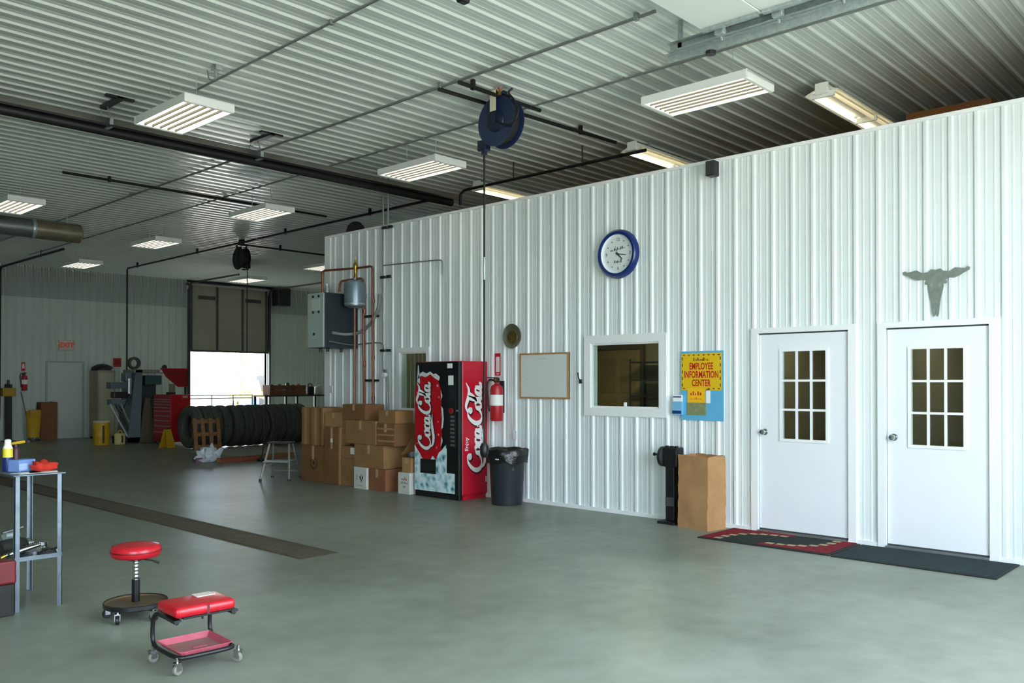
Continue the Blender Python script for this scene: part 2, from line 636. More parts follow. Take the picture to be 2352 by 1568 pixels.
# office doors
def office_door(name, y0, y1, z1, gy0, gy1, gz0, gz1):
    d = MB()
    xs0, xs1 = XO - 0.004, XO + 0.040
    for (a, b, s, e) in subtract(y0, y1, 0.045, z1, [(gy0, gy1, gz0, gz1)]):
        d.box((xs0, a, s), (xs1, b, e))
    o = struct(d.build(name, M_door))
    fr = MB()
    w = 0.085
    xf0, xf1 = XO - 0.035, XO + 0.115
    fr.box((xf0, y0 - w, 0), (xf1, y0 - 0.008, z1 + 0.015))
    fr.box((xf0, y1 + 0.008, 0), (xf1, y1 + w, z1 + 0.015))
    fr.box((xf0, y0 - w, z1 + 0.015), (xf1, y1 + w, z1 + 0.015 + 0.055))
    fr.build('frame', M_white, o)
    g = MB()
    g.box((XO - 0.001, y0 - 0.008, z1 + 0.0005), (XO + 0.06, y1 + 0.008, z1 + 0.015))
    g.box((XO + 0.006, y0 - 0.008, 0.03), (XO + 0.06, y0 - 0.0005, z1))
    g.box((XO - 0.001, y0, 0.028), (XO + 0.05, y1, 0.0445))
    g.build('weatherstrip', mat('dark_weatherstrip', (58, 62, 62), rough=0.7), o)
    MB().box((XO - 0.05, y0 - 0.008, 0.0), (XO + 0.1, y1 + 0.008, 0.028)).build('threshold', M_alu, o)
    # lite frame
    lf = MB()
    bw = 0.028
    for xa, xb in ((xs0 - 0.012, xs0 + 0.0),):
        lf.box((xa, gy0 - bw, gz0 - bw), (xb, gy1 + bw, gz0))
        lf.box((xa, gy0 - bw, gz1), (xb, gy1 + bw, gz1 + bw))
        lf.box((xa, gy0 - bw, gz0), (xb, gy0, gz1))
        lf.box((xa, gy1, gz0), (xb, gy1 + bw, gz1))
    lf.build('lite_frame', M_white, o)
    dy, dz = (gy1 - gy0) / 3, (gz1 - gz0) / 3
    pane = None
    for i in range(3):
        for j in range(3):
            if pane is None:
                p = MB().box((0, 0, 0), (0.005, dy, dz)).build('pane', M_glass, o)
                pane = p.data
            else:
                p = obj_of('pane', pane, o)
            p.location = (XO + 0.012, gy0 + i * dy, gz0 + j * dz)
    for i in (1, 2):
        MB().box((xs0 - 0.006, gy0 + i * dy - 0.011, gz0), (XO + 0.010, gy0 + i * dy + 0.011, gz1)).build('muntin', M_white, o)
        MB().box((xs0 - 0.007, gy0, gz0 + i * dz - 0.011), (XO + 0.009, gy1, gz0 + i * dz + 0.011)).build('muntin', M_white, o)
    # handle: rose, stem, lever knob
    h = MB()
    ky, kz = y1 - 0.062, 1.075
    h.lathe([(0.0, 0.0), (0.034, 0.0), (0.034, -0.008), (0.014, -0.012), (0.012, -0.035), (0.026, -0.045), (0.030, -0.058), (0.026, -0.072), (0.0, -0.078)], 20, (xs0, ky, kz), 'x')
    h.build('handle', M_chrome, o, smooth=40)
    return o


office_door('door_1', 3.43, 4.39, 2.115, 3.66, 4.13, 1.01, 1.93)
office_door('door_2', 2.16, 3.05, 2.115, 2.37, 2.83, 1.01, 1.92)


def office_window(name, y0, y1, z0, z1, w, latch=True):
    o = MB()
    xa, xb = XO - 0.035, XO + 0.115
    o.box((xa, y0 - w, z0 - w), (xb, y1 + w, z0))
    o.box((xa, y0 - w, z1), (xb, y1 + w, z1 + w))
    o.box((xa, y0 - w, z0), (xb, y0, z1))
    o.box((xa, y1, z0), (xb, y1 + w, z1))
    ob = struct(o.build(name, M_white))
    s = MB()
    b = 0.022
    s.box((XO - 0.01, y0, z0), (XO + 0.03, y1, z0 + b))
    s.box((XO - 0.01, y0, z1 - b), (XO + 0.03, y1, z1))
    s.box((XO - 0.01, y0, z0 + b), (XO + 0.03, y0 + b, z1 - b))
    s.box((XO - 0.01, y1 - b, z0 + b), (XO + 0.03, y1, z1 - b))
    s.build('sash', M_white, ob)
    MB().box((XO + 0.008, y0 + b, z0 + b), (XO + 0.013, y1 - b, z1 - b)).build('pane', M_glass, ob)
    if latch:
        MB().bbox((XO - 0.02, (y0 + y1) / 2 - 0.025, z0 + b), (XO + 0.008, (y0 + y1) / 2 + 0.01, z0 + b + 0.05), 0.006).build('latch', M_white, ob)
    return ob


office_window('window_1', 5.65, 6.67, 1.29, 2.09, 0.10)
office_window('window_2', 9.79, 10.42, 1.19, 2.07, 0.07, latch=False)

# far man door
d = MB().bbox((8.852, YN - 0.012, 0.002), (9.798, YN + 0.03, 2.178), 0.002, 1)
d3 = struct(d.build('door_3', mat('far_door_paint', (196, 200, 194), rough=0.45)))
f = MB()
f.box((8.80, YN - 0.035, 0), (8.853, YN + 0.1, 2.23)); f.box((9.797, YN - 0.035, 0), (9.85, YN + 0.1, 2.23)); f.box((8.853, YN - 0.035, 2.177), (9.797, YN + 0.1, 2.23))
f.build('frame', M_wallU, d3)
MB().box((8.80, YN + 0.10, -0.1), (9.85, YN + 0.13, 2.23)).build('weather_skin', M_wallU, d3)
MB().lathe([(0.0, 0), (0.03, 0), (0.03, -0.01), (0.012, -0.014), (0.012, -0.04), (0.028, -0.05), (0.028, -0.07), (0, -0.08)], 16, (8.93, YN - 0.012, 1.05), 'y').build('handle', M_chrome, d3, smooth=40)

# far overhead door, rolled half way up: three sections in view
M_ohd = mat('beige_door_steel', (150, 148, 132), rough=0.5, var=0.04, vscale=2)
dd = MB()
dd.box((12.97, YN - 0.05, 0), (13.05, YN + 0.14, 4.78)); dd.box((15.85, YN - 0.05, 0), (15.93, YN + 0.14, 4.78)); dd.box((12.97, YN - 0.05, 4.72), (15.93, YN + 0.14, 4.80))
d4 = struct(dd.build('door_4', mat('jamb_white', (205, 208, 202), rough=0.5)))
secs = [(2.66, 3.350), (3.3505, 4.045), (4.0455, 4.735)]
for i, (a, b) in enumerate(secs):
    s = MB()
    holes = [(13.33, 13.93, 4.30, 4.42), (15.0, 15.6, 4.30, 4.42)] if i == 2 else []
    for (p, q, u, v) in subtract(13.06, 15.84, a, b, holes):
        s.box((p, YN - 0.075, u), (q, YN - 0.03, v))
    so = s.build('door_section', M_ohd, d4)
    for p, q, u, v in holes:
        MB().box((p, YN - 0.06, u), (q, YN - 0.05, v)).build('pane', mat('tinted_pane', (52, 58, 52), rough=0.2), so)
    for xx in (13.10, 13.99, 14.90, 15.78):
        MB().box((xx - 0.03, YN - 0.105, a + 0.005), (xx + 0.03, YN - 0.0755, b - 0.005)).build('stile', mat('dark_stile', (70, 71, 66), rough=0.5), so)
MB().box((13.0, YN - 0.02, 2.62), (15.9, YN - 0.0, 4.74)).build('backing_sheet', M_ohd, d4)
MB().box((13.06, YN - 0.08, 2.60), (15.84, YN - 0.02, 2.655)).build('bottom_seal', mat('dark_seal', (54, 52, 46), rough=0.8), d4)
tr = MB()
for xx in (12.98, 15.86):
    tr.box((xx, YN - 0.16, 0), (xx + 0.06, YN - 0.055, 4.6))
    tr.tube([(xx + 0.03, YN - 0.11, 4.6), (xx + 0.03, YN - 0.16, 4.72), (xx + 0.03, YN - 0.3, 4.79), (xx + 0.03, YN - 3.2, 4.79)], 0.03, 8)
tr.build('track', mat('dark_track', (72, 74, 70), rough=0.5, metal=0.4), d4)
sp = MB()
sp.tube([(12.9, YN - 0.2, 4.84), (16.1, YN - 0.2, 4.84)], 0.035, 10)
sp.tube([(13.3, YN - 0.2, 4.84), (14.4, YN - 0.2, 4.84)], 0.05, 12)
sp.build('spring_shaft', M_black, d4)

# near overhead door, fully open under the ceiling
dS = struct(MB().box((2.3, YS - 0.14, 4.27), (6.7, YS + 0.02, 4.37)).build('door_5', M_white))
for k in range(8):
    y0 = -0.55 + k * 0.556
    s = MB().bbox((2.38, y0, 4.66), (6.60, y0 + 0.548, 4.71), 0.006, 1)
    so = s.build('door_section', mat('white_door_steel', (226, 232, 228), rough=0.45, var=0.02, vscale=2), dS)
    for xx in (2.40, 6.54):
        MB().box((xx, y0 + 0.02, 4.632), (xx + 0.05, y0 + 0.528, 4.659)).build('end_stile', M_galv, so)
for side, xx in ((-1, 2.30), (1, 6.68)):
    tr = MB()
    # C-shaped roller track
    tr.box((xx - 0.03, -0.6, 4.60), (xx + 0.03, 4.30, 4.605))
    tr.box((xx + 0.03 * side - 0.002, -0.6, 4.60), (xx + 0.03 * side + 0.002, 4.30, 4.68))
    tr.box((xx - 0.03, -0.6, 4.676), (xx + 0.03, 4.30, 4.68))
    tr.build('track', M_galv, dS)
    an = MB()
    an.box((xx + side * 0.062 - 0.003, -0.6, 4.53), (xx + side * 0.062 + 0.003, 4.34, 4.60))
    an.box((xx + side * 0.035 - 0.03, -0.6, 4.592), (xx + side * 0.035 + 0.03, 4.34, 4.598))
    an.build('angle_rail', M_galv, dS)
    for k in range(14):
        yy = 0.35 + k * 0.28
        MB().lathe([(0, 0), (0.011, 0), (0.011, 0.004 * side), (0, 0.004 * side)], 8, (xx + side * 0.0655, yy, 4.565), 'x').build('bolt', M_chrome, dS)
    for yy in (3.75, 3.22, 2.68, 2.1):
        h = MB()
        h.bbox((xx - side * 0.05 - 0.03, yy - 0.05, 4.60), (xx - side * 0.05 + 0.02, yy + 0.04, 4.70), 0.006)
        h.lathe([(0, -0.02), (0.03, -0.02), (0.03, 0.02), (0, 0.02)], 14, (xx - 0.0, yy, 4.64), 'x')
        h.tube([(xx - side * 0.06, yy, 4.66), (xx + side * 0.02, yy + 0.02, 4.58)], 0.012, 6)
        h.build('roller_bracket', M_galv, dS)
    for yy in (0.6, 2.3, 4.2):
        MB().box((xx + side * 0.04 - 0.012, yy - 0.02, 4.60), (xx + side * 0.04 + 0.012, yy + 0.02, CEIL - 0.019)).build('hanger', M_galv, dS)
MB().lathe([(0, 0), (0.045, 0), (0.045, 0.03), (0, 0.03)], 14, (6.74, 3.9, 4.50), 'z').build('bumper', M_black, dS)

# ------------------------------------------------------------------ trench drain in the floor
M_grate = mat('dirty_cast_grate', (86, 78, 62), rough=0.7, metal=0.2, var=0.3, vscale=6)
dr = thing('trench_drain', 'long rusty trench drain with cast iron grates set in the concrete floor', 'drain', (4.60, 6.73, 0.0))
fr = MB()
fr.box((-0.21, 0, -0.004), (-0.185, 10.9, 0.004)); fr.box((0.185, 0, -0.004), (0.21, 10.9, 0.004)); fr.box((-0.185, 0, -0.004), (0.185, 0.02, 0.004))
fr.build('drain_frame', M_grate, dr)
MB().box((-0.185, 0.02, 0.0003), (0.185, 10.9, 0.0008)).build('channel', mat('dark_drain_channel', (40, 37, 30), rough=0.9), dr)
g0 = None
for k in range(18):
    if g0 is None:
        g = MB()
        g.box((-0.183, 0, 0.001), (-0.15, 0.596, 0.007)); g.box((0.15, 0, 0.001), (0.183, 0.596, 0.007)); g.box((-0.012, 0, 0.001), (0.012, 0.596, 0.006))
        for j in range(15):
            g.box((-0.15, j * 0.0405, 0.001), (0.15, j * 0.0405 + 0.029, 0.0055))
        ob = g.build('grate', M_grate, dr)
        g0 = ob.data
    else:
        ob = obj_of('grate', g0, dr)
    ob.location = (0, 0.025 + k * 0.602, 0)


# ------------------------------------------------------------------ ceiling lights
def make_highbay():
    r = thing('high_bay_light', 'six-tube high bay light', 'ceiling light')
    w, l = 0.27, 0.60
    hs = MB()
    hs.box((-w, -l, 0.055), (w, l, 0.075))
    for s in (-1, 1):
        hs.box((s * w - 0.006, -l, -0.005), (s * w + 0.006, l, 0.075))
    hs.box((-0.09, -0.32, 0.075), (0.09, 0.32, 0.12))
    hs.build('housing', M_fix, r)
    for s in (-1, 1):
        e = MB().bbox((-w - 0.008, s * l - (0.05 if s > 0 else 0.0), -0.012), (w + 0.008, s * l + (0.0 if s > 0 else 0.05), 0.082), 0.008, 1)
        e.build('end_cap', M_fix, r)
    for k in range(1, 6):
        x = -w + 0.006 + k * (2 * w - 0.012) / 6
        MB().box((x - 0.006, -l + 0.05, -0.002), (x + 0.006, l - 0.05, 0.05)).build('divider', mat('divider_bronze', (112, 100, 84), rough=0.5), r)
    tub = None
    for k in range(6):
        x = -w + 0.006 + (k + 0.5) * (2 * w - 0.012) / 6
        if tub is None:
            o = MB().tube([(0, -l + 0.05, 0.026), (0, l - 0.05, 0.026)], 0.025, 12).build('tube', M_tubeon, r)
            tub = o.data
        else:
            o = obj_of('tube', tub, r)
        o.location = (x, 0, 0)
    for s in (-1, 1):
        MB().tube([(0, s * 0.3, 0.12), (0, s * 0.3, CEIL - 4.48 - 0.019)], 0.004, 6).build('hanger_wire', M_galv, r)
    return r


hb = make_highbay()
lights = [((7.68, 4.50), 'six-tube high bay light hanging nearest the open bay door and its track'),
          ((7.70, 8.90), 'six-tube high bay light hanging above the copper pipes and boiler end of the office wall'),
          ((7.82, 13.20), 'six-tube high bay light hanging over the aluminium step stool beyond the office'),
          ((8.00, 17.65), 'six-tube high bay light in the office-side row between step stool and red tool chest'),
          ((8.20, 22.15), 'six-tube high bay light in front of the illuminated exit sign wall'),
          ((4.38, 9.00), 'six-tube high bay light beside the near length of black tube heater'),
          ((4.72, 15.60), 'six-tube high bay light beside the round galvanized duct'),
          ((12.62, 22.05), 'six-tube high bay light in front of the half-open overhead door'),
          ((12.55, 18.15), 'six-tube high bay light half hidden behind the office corner')]
for i, ((x, y), lab) in enumerate(lights):
    o = hb if i == 0 else copy_tree(hb, (x, y, 4.48))
    o.location = (x, y, 4.48)
    o['label'] = lab
    o['group'] = 'high bay lights under the ceiling'


def make_strip():
    r = thing('strip_light', 'industrial strip light', 'ceiling light')
    L = 2.4
    b = MB()
    b.box((0, -0.05, 0.0), (L, 0.05, 0.08))
    b.prism([(-0.19, -0.02), (-0.05, 0.03), (0.05, 0.03), (0.19, -0.02), (0.19, -0.014), (0.05, 0.04), (-0.05, 0.04), (-0.19, -0.014)], 0.0, L, lambda a, bb, d: (d, a, bb))
    b.build('hood', M_fix, r)
    MB().bbox((-0.02, -0.07, -0.03), (0.02, 0.07, 0.09), 0.006).build('end_cap', M_fix, r)
    for n in range(2):
        MB().tube([(0.03 + n * 1.2, 0.10, -0.035), (1.17 + n * 1.2, 0.10, -0.035)], 0.019, 12).build('tube', M_tubewarm, r)
        MB().tube([(0.03 + n * 1.2, -0.10, -0.035), (1.17 + n * 1.2, -0.10, -0.035)], 0.019, 12).build('tube', M_tubedim, r)
        MB().box((0.02 + n * 1.2, -0.13, -0.06), (0.04 + n * 1.2, 0.13, 0.0)).build('lamp_holder', M_fix, r)
    for xx in (0.4, 2.0):
        MB().box((xx - 0.01, -0.02, 0.08), (xx + 0.01, 0.02, CEIL - 4.72 - 0.019)).build('hanger_bracket', M_galv, r)
    return r


st = make_strip()
for i, ((x, y), lab) in enumerate([((8.98, 3.86), 'hooded strip light over the office near the longhorn skull doors'),
                                   ((9.45, 6.65), 'hooded strip light over the office behind the small black speaker and wall clock'),
                                   ((9.60, 9.75), 'hooded strip light over the office behind the hanging hose')]):
    o = st if i == 0 else copy_tree(st, (x, y, 4.72))
    o.location = (x, y, 4.72)
    o['label'] = lab
    o['group'] = 'strip lights above the office block'

# added unseen ceiling lights that brighten the office rooms
for i, (x, y, e_, lab) in enumerate([(10.8, 7.4, 36.0, 'added unseen office light past the office window'), (10.4, 4.2, 16.0, 'added unseen office light behind the glazed door beside the paper bag'), (10.4, 2.2, 16.0, 'added unseen office light behind the glazed door under the skull'), (9.35, 9.98, 14.0, 'added unseen office light behind the blinds by the vending machine')]):
    t_ = thing('added_office_light', lab, 'ceiling light', (x, y, 2.66), group='added office fill lights')
    MB().box((-0.3, -0.3, 0.0), (0.3, 0.3, 0.04)).build('tray', M_fix, t_)
    MB().box((-0.28, -0.28, -0.006), (0.28, 0.28, -0.001)).build('diffuser', mat('added_light_diffuser_%d' % int(e_), (240, 236, 210), rough=0.6, emit=(1.0, 0.9, 0.66), estr=e_), t_)

# ------------------------------------------------------------------ tube heaters
def tube_heater(label, x0, x1, y, z, hangers, rt=0.062):
    r = thing('tube_heater', label, 'heater', (x0, y, z))
    L = x1 - x0
    MB().tube([(0, 0, 0), (L, 0, 0)], rt, 16).build('burner_tube', M_blackpipe, r, smooth=40)
    hood = MB()
    pf = [(-0.20, 0.02), (-0.13, 0.11), (0.13, 0.11), (0.20, 0.02), (0.205, 0.024), (0.133, 0.118), (-0.133, 0.118), (-0.205, 0.024)]
    hood.prism(pf, 0.0, L, lambda a, b, d: (d, a, b))
    hood.build('reflector_hood', mat('reflector_aluminium', (196, 190, 182), rough=0.28, metal=0.9, var=0.1, vscale=3), r)
    for s_ in (-1, 1):
        MB().box((0, s_ * 0.2 - 0.014, 0.002), (L, s_ * 0.2 + 0.014, 0.026)).build('hood_lip', M_black, r)
    for h in hangers:
        hx = h - x0
        b = MB()
        b.box((hx - 0.02, -0.21, 0.0), (hx + 0.02, 0.21, 0.018)); b.box((hx - 0.02, -0.21, 0.018), (hx + 0.02, -0.19, 0.1)); b.box((hx - 0.02, 0.19, 0.018), (hx + 0.02, 0.21, 0.1))
        b.tube([(hx, -0.19, 0.09), (hx, -0.06, CEIL - z - 0.02)], 0.006, 6)
        b.tube([(hx, 0.19, 0.09), (hx, 0.06, CEIL - z - 0.02)], 0.006, 6)
        b.build('hanger_bracket', M_galv, r)
        a = MB()
        a.box((hx - 0.16, -0.46, CEIL - z - 0.045), (hx + 0.16, -0.40, CEIL - z - 0.02))
        a.box((hx - 0.035, -0.46, CEIL - z - 0.06), (hx + 0.035, 0.05, CEIL - z - 0.0195))
        a.build('ceiling_channel', M_black, r)
    return r


tube_heater('long black infrared tube heater hung under the ceiling before the blue hose reel', 0.6, 9.7, 10.45, 4.58, (4.12, 6.08))


# ------------------------------------------------------------------ pipes and conduits
def pipe(name, label, cat, pts, r, m, clips=None, group=None):
    p0 = Vector(pts[0])
    t_ = thing(name, label, cat, tuple(p0), group=group)
    MB().tube([Vector(p) - p0 for p in pts], r, 10).build('pipe_run', m, t_, smooth=40)
    for c in (clips or []):
        c = Vector(c) - p0
        hz_ = 0.008 if CEIL - c.z - p0.z > 0.15 else 0.022
        MB().bbox((c.x - hz_, c.y - hz_, c.z - r - 0.008), (c.x + hz_, c.y + hz_, CEIL - 0.018 - p0.z), 0.004, 1).build('clamp', m, t_)
    return t_


pipe('ceiling_conduit', 'steel conduit running along the ceiling above the first blue hose reel supply tees', 'conduit', [(6.32, 4.2, 4.84), (6.36, 11.9, 4.84), (6.36, 24.0, 4.84)], 0.017, M_conduit, [(6.32, 4.4, 4.84), (6.33, 7.0, 4.84), (6.36, 11.5, 4.84), (6.36, 15, 4.84), (6.36, 19, 4.84)])
pipe('ceiling_conduit', 'thin steel conduit on the ceiling continuing from the open bay door track', 'conduit', [(7.55, 1.0, 4.86), (7.6, 24.0, 4.86)], 0.013, M_conduit, [(7.56, 6.8, 4.86), (7.57, 8.7, 4.86), (7.57, 11, 4.86), (7.58, 14, 4.86), (7.59, 18, 4.86)])
pipe('ceiling_conduit', 'steel conduit on the ceiling ending above the high bay light by the tube heater', 'conduit', [(4.5, 0.5, 4.86), (4.58, 9.1, 4.86)], 0.014, M_conduit, [(4.52, 3.0, 4.86), (4.55, 6.5, 4.86)])
pipe('air_pipe', 'black iron air pipe crossing the ceiling behind the blue hose reel', 'pipe', [(6.29, 6.98, 4.80), (9.30, 6.81, 4.80)], 0.022, M_blackpipe, [(7.4, 6.92, 4.80), (8.6, 6.85, 4.80)])
pipe('air_pipe', 'short black pipe parallel to the one holding the blue hose reel', 'pipe', [(6.29, 6.66, 4.80), (7.60, 6.66, 4.80)], 0.022, M_blackpipe, [(6.5, 6.66, 4.80)])
pipe('air_pipe', 'black iron air pipe running above the office roof edge toward the tube heater', 'pipe', [(9.33, 6.35, 4.62), (9.33, 9.75, 4.62), (9.33, 9.84, 4.57), (9.33, 9.85, 4.4)], 0.022, M_blackpipe, [(9.33, 7.4, 4.62), (9.33, 8.7, 4.62)])
pipe('air_pipe', 'black iron air pipe running to the far wall with a long vertical drop', 'pipe', [(9.95, 11.3, 4.78), (10.15, 24.1, 4.78), (10.17, 24.2, 4.74), (10.17, 24.2, 1.0)], 0.024, M_blackpipe, [(9.98, 13, 4.78), (10.05, 16, 4.78), (10.1, 20, 4.78), (10.15, 23.5, 4.78)])
pipe('air_pipe', 'black branch pipe leading from the far hose reel toward the office back', 'pipe', [(10.1, 18.05, 4.78), (14.5, 18.05, 4.78)], 0.02, M_blackpipe, [(11.2, 18.05, 4.78)])
pipe('air_pipe', 'black air pipe dropping down the far wall beside the fire extinguisher', 'pipe', [(7.55, 21.5, 4.74), (7.55, 26.0, 4.74), (7.57, 26.15, 4.66), (7.57, 26.2, 0.6)], 0.03, M_blackpipe, [(7.55, 23, 4.74)])

pipe('air_pipe', 'thin dark pipe crossing the ceiling beyond the tube heater', 'pipe', [(4.9, 14.0, 4.82), (9.7, 14.0, 4.82)], 0.022, M_blackpipe, [(5.6, 14.0, 4.82), (8.8, 14.0, 4.82)])
# round duct
du = thing('round_duct', 'round galvanized duct hanging across the ceiling with a dull end cap', 'duct', (3.9, 17.2, 4.43))
MB().lathe([(0.0, 0.0), (0.17, 0.0), (0.17, 1.6)], 24, (0, 0, 0), 'x').build('duct_body', mat('dull_galvanized', (128, 134, 128), rough=0.4, metal=0.7, var=0.1, vscale=5), du, smooth=40)
MB().lathe([(0.178, 1.6), (0.178, 2.42), (0.16, 2.44), (0.0, 2.44)], 24, (0, 0, 0), 'x').build('duct_end', mat('brownish_galvanized', (140, 132, 112), rough=0.4, metal=0.6, var=0.2, vscale=4), du, smooth=40)
MB().lathe([(0.186, 1.57), (0.19, 1.60), (0.186, 1.63)], 24, (0, 0, 0), 'x').build('seam_band', M_galv, du)
for xx in (0.5, 2.2):
    MB().tube([(xx, 0, 0.165), (xx, 0, CEIL - 4.43 - 0.02)], 0.008, 6).build('hanger_rod', M_galv, du)


# ------------------------------------------------------------------ hose reels
def hose_reel(label, x, y, z, R, m_body, m_side, tagged, drop, face):
    """drum axis along (cos face, sin face)"""
    r = thing('hose_reel', label, 'hose reel', (x, y, z), face)
    dz = CEIL - z - 0.02
    # local: axis along x
    MB().lathe([(0.0, -0.085), (R, -0.085), (R, -0.078), (R * 0.9, -0.072), (R * 0.62, -0.06), (R * 0.62, 0.06), (R * 0.9, 0.072), (R, 0.078), (R, 0.085), (0.0, 0.085)], 36, (0, 0, 0), 'x').build('drum', m_body, r, smooth=35)
    MB().lathe([(R * 0.62, -0.055), (R * 0.86, -0.05), (R * 0.86, 0.05), (R * 0.62, 0.055)], 30, (0, 0, 0), 'x').build('coiled_hose', M_blackrub, r, smooth=50)
    for s in (-1, 1):
        MB().lathe([(0, 0), (R * 0.45, 0), (R * 0.42, s * 0.02), (R * 0.2, s * 0.028), (0, s * 0.028)], 24, (s * 0.086, 0, 0), 'x').build('hub', m_side, r, smooth=35)
        fr_ = MB()
        fr_.box((s * 0.118 - 0.006, -0.03, -0.04), (s * 0.118 + 0.006, 0.03, R + 0.03))
        fr_.build('side_arm', m_side, r)
    fr_ = MB()
    fr_.box((-0.124, -0.05, R + 0.03), (0.124, 0.05, R + 0.042))
    fr_.box((-0.05, -0.05, R + 0.042), (0.05, 0.05, dz))
    fr_.build('mount', m_side, r)
    gd = MB()
    gd.bbox((-0.05, -R * 0.95 - 0.07, -R * 0.98), (0.05, -R * 0.75, -R * 0.55), 0.012)
    gd.tube([(0, -R * 0.95, -R * 0.98), (0, -R * 0.95, -R * 1.12)], 0.035, 10)
    gd.build('guide_arm', m_side, r)
    hp = [(0, -R * 0.95, -R * 1.0), (0, -R * 0.95, drop - z)]
    h = MB().tube(hp, 0.0115, 8)
    h.build('hose', M_blackrub, r, smooth=40)
    sup = catmull([(0.1, 0.02, 0.0), (0.13, 0.16, -0.08), (0.13, 0.30, -0.10), (0.13, 0.38, 0.02), (0.13, 0.32, 0.15), (0.13, 0.24, 0.25), (0.10, 0.27, dz - 0.05)], 6)
    MB().tube(sup, 0.013, 8).build('supply_hose', M_blackrub, r, smooth=40)
    return r


M_blue = mat('navy_blue_enamel', (30, 44, 80), rough=0.35, spec=0.6, var=0.08, vscale=8)
M_blue2 = mat('dark_navy_enamel', (20, 30, 56), rough=0.4)
h1 = hose_reel('blue retractable hose reel with cream tag hanging from the ceiling pipes', 6.98, 6.70, 4.53, 0.28, M_blue, M_blue2, True, 0.86, PI)
# hang tag, bumper and coupling on the first reel
MB().box((0.130, -0.045, 0.10), (0.135, 0.045, 0.33)).build('tag', mat('cream_tag', (226, 220, 190), rough=0.7), h1)
bz = -0.28 * 0.95
MB().lathe([(0, -0.10), (0.035, -0.085), (0.05, -0.04), (0.05, 0.03), (0.03, 0.07), (0, 0.075)], 16, (0, bz, 0.84 - 4.53), 'z').build('hose_bumper', M_black, h1, smooth=50)
MB().lathe([(0, -0.14), (0.012, -0.14), (0.018, -0.02), (0.018, 0.02), (0.012, 0.12), (0, 0.12)], 10, (0, bz, 2.92 - 4.53), 'z').build('coupling', M_galv, h1, smooth=40)
MB().lathe([(0, 0.0), (0.022, 0.0), (0.022, 0.06), (0, 0.06)], 6, (0.1, 0.07, 0.27), 'z').build('supply_fitting', M_brass, h1)
pk = MB()
for q in range(5):
    a = q * 1.3
    pk.tube([(0.1, 0.07, 0.30), (0.1 + 0.05 * math.cos(a), 0.07 + 0.05 * math.sin(a), 0.345 + 0.01 * (q % 2))], 0.006, 6)
pk.build('pink_ribbon_knot', mat('pink_cord', (206, 140, 124), rough=0.8), h1)
hose_reel('dark hose reel hanging in front of the half-open overhead door', 10.15, 17.98, 4.44, 0.26, M_black, M_black, False, 2.3, 0.0)
cord = thing('pull_cord', 'thin pink pull cord hanging from the ceiling onto the blue hose reel', 'cord', (7.03, 6.80, 4.87))
MB().tube([(0, 0, 0.01), (0, 0, -0.05)], 0.003, 6).build('cord_line', MATS['pink_cord'], cord)
cord.location = (7.06, 6.74, 4.87)
MB().lathe([(0, 0.0), (0.008, 0.0), (0.008, 0.02), (0, 0.02)], 8, (0, 0, -0.06), 'z').build('cord_end', MATS['pink_cord'], cord)

# black rotary bracket at the top edge of the view
fb = thing('ceiling_camera', 'small black ceiling bracket with two swivel heads', 'bracket', (4.68, 4.92, CEIL - 0.02))
MB().lathe([(0, 0), (0.05, 0), (0.05, -0.03), (0.015, -0.04), (0.015, -0.16), (0, -0.16)], 16, (0, 0, 0), 'z').build('mount', M_black, fb, smooth=40)
for s in (-1, 1):
    MB().bbox((0.04 * s - 0.05, 0.03 * s - 0.04, -0.26), (0.04 * s + 0.05, 0.03 * s + 0.04, -0.15), 0.02).build('swivel_head', M_black, fb)
# plug socket hanging by the light
ps = thing('ceiling_socket', 'small grey ceiling socket box with a short looped cord', 'socket', (4.40, 8.30, CEIL - 0.02))
MB().bbox((-0.04, -0.06, -0.05), (0.04, 0.06, 0.0), 0.008).build('socket_box', M_galv, ps)
MB().tube(catmull([(0, 0.03, -0.05), (0.02, 0.07, -0.12), (0.0, 0.16, -0.1), (0.0, 0.2, 0.0)], 6), 0.007, 8).build('cord_loop', M_conduit, ps)

# ------------------------------------------------------------------ things on the office wall
# clock
ck = thing('wall_clock', 'round white wall clock with a thick blue rim', 'clock', (XO - 0.019, 6.22, 3.17))
R = 0.285
MB().lathe([(R - 0.01, 0.0), (R + 0.015, -0.02), (R + 0.012, -0.06), (R - 0.015, -0.09), (R - 0.045, -0.085), (R - 0.05, -0.05), (R - 0.05, -0.03)], 48, (0, 0, 0), 'x').build('rim', mat('cobalt_plastic', (20, 46, 112), rough=0.25, spec=0.6), ck, smooth=40)
MB().lathe([(0, 0.0), (R - 0.02, 0.0), (R - 0.02, -0.04), (0, -0.04)], 48, (0, 0, 0), 'x').build('dial', mat('dial_white', (226, 232, 230), rough=0.5), ck)
MB().lathe([(R - 0.075, -0.0405), (R - 0.052, -0.046), (R - 0.048, -0.07)], 48, (0, 0, 0), 'x').build('inner_ring', mat('pale_ring', (236, 242, 246), rough=0.3), ck, smooth=60)
M_ink = mat('dark_ink', (40, 44, 52), rough=0.7)
M_inkg = mat('grey_ink', (104, 122, 116), rough=0.7)
for i in range(12):
    a = i * PI / 6
    yy, zz = -0.175 * math.sin(a), 0.175 * math.cos(a)
    if i % 3 == 0:
        text_part('numeral', str(12 if i == 0 else i), 0.055, M_inkg, ck, lambda p, q, yy=yy, zz=zz: (-0.042, yy - p, zz + q), bold=0.0015)
    else:
        MB().box((-0.042, yy - 0.008, zz - 0.008), (-0.0405, yy + 0.008, zz + 0.008)).build('hour_mark', M_inkg, ck)
marks('dial_print', M_ink, ck, lambda p, q: (-0.042, 0.0 - p, 0.065 + q + 0.12 * p), 0.22, 0.034, 9, 3)
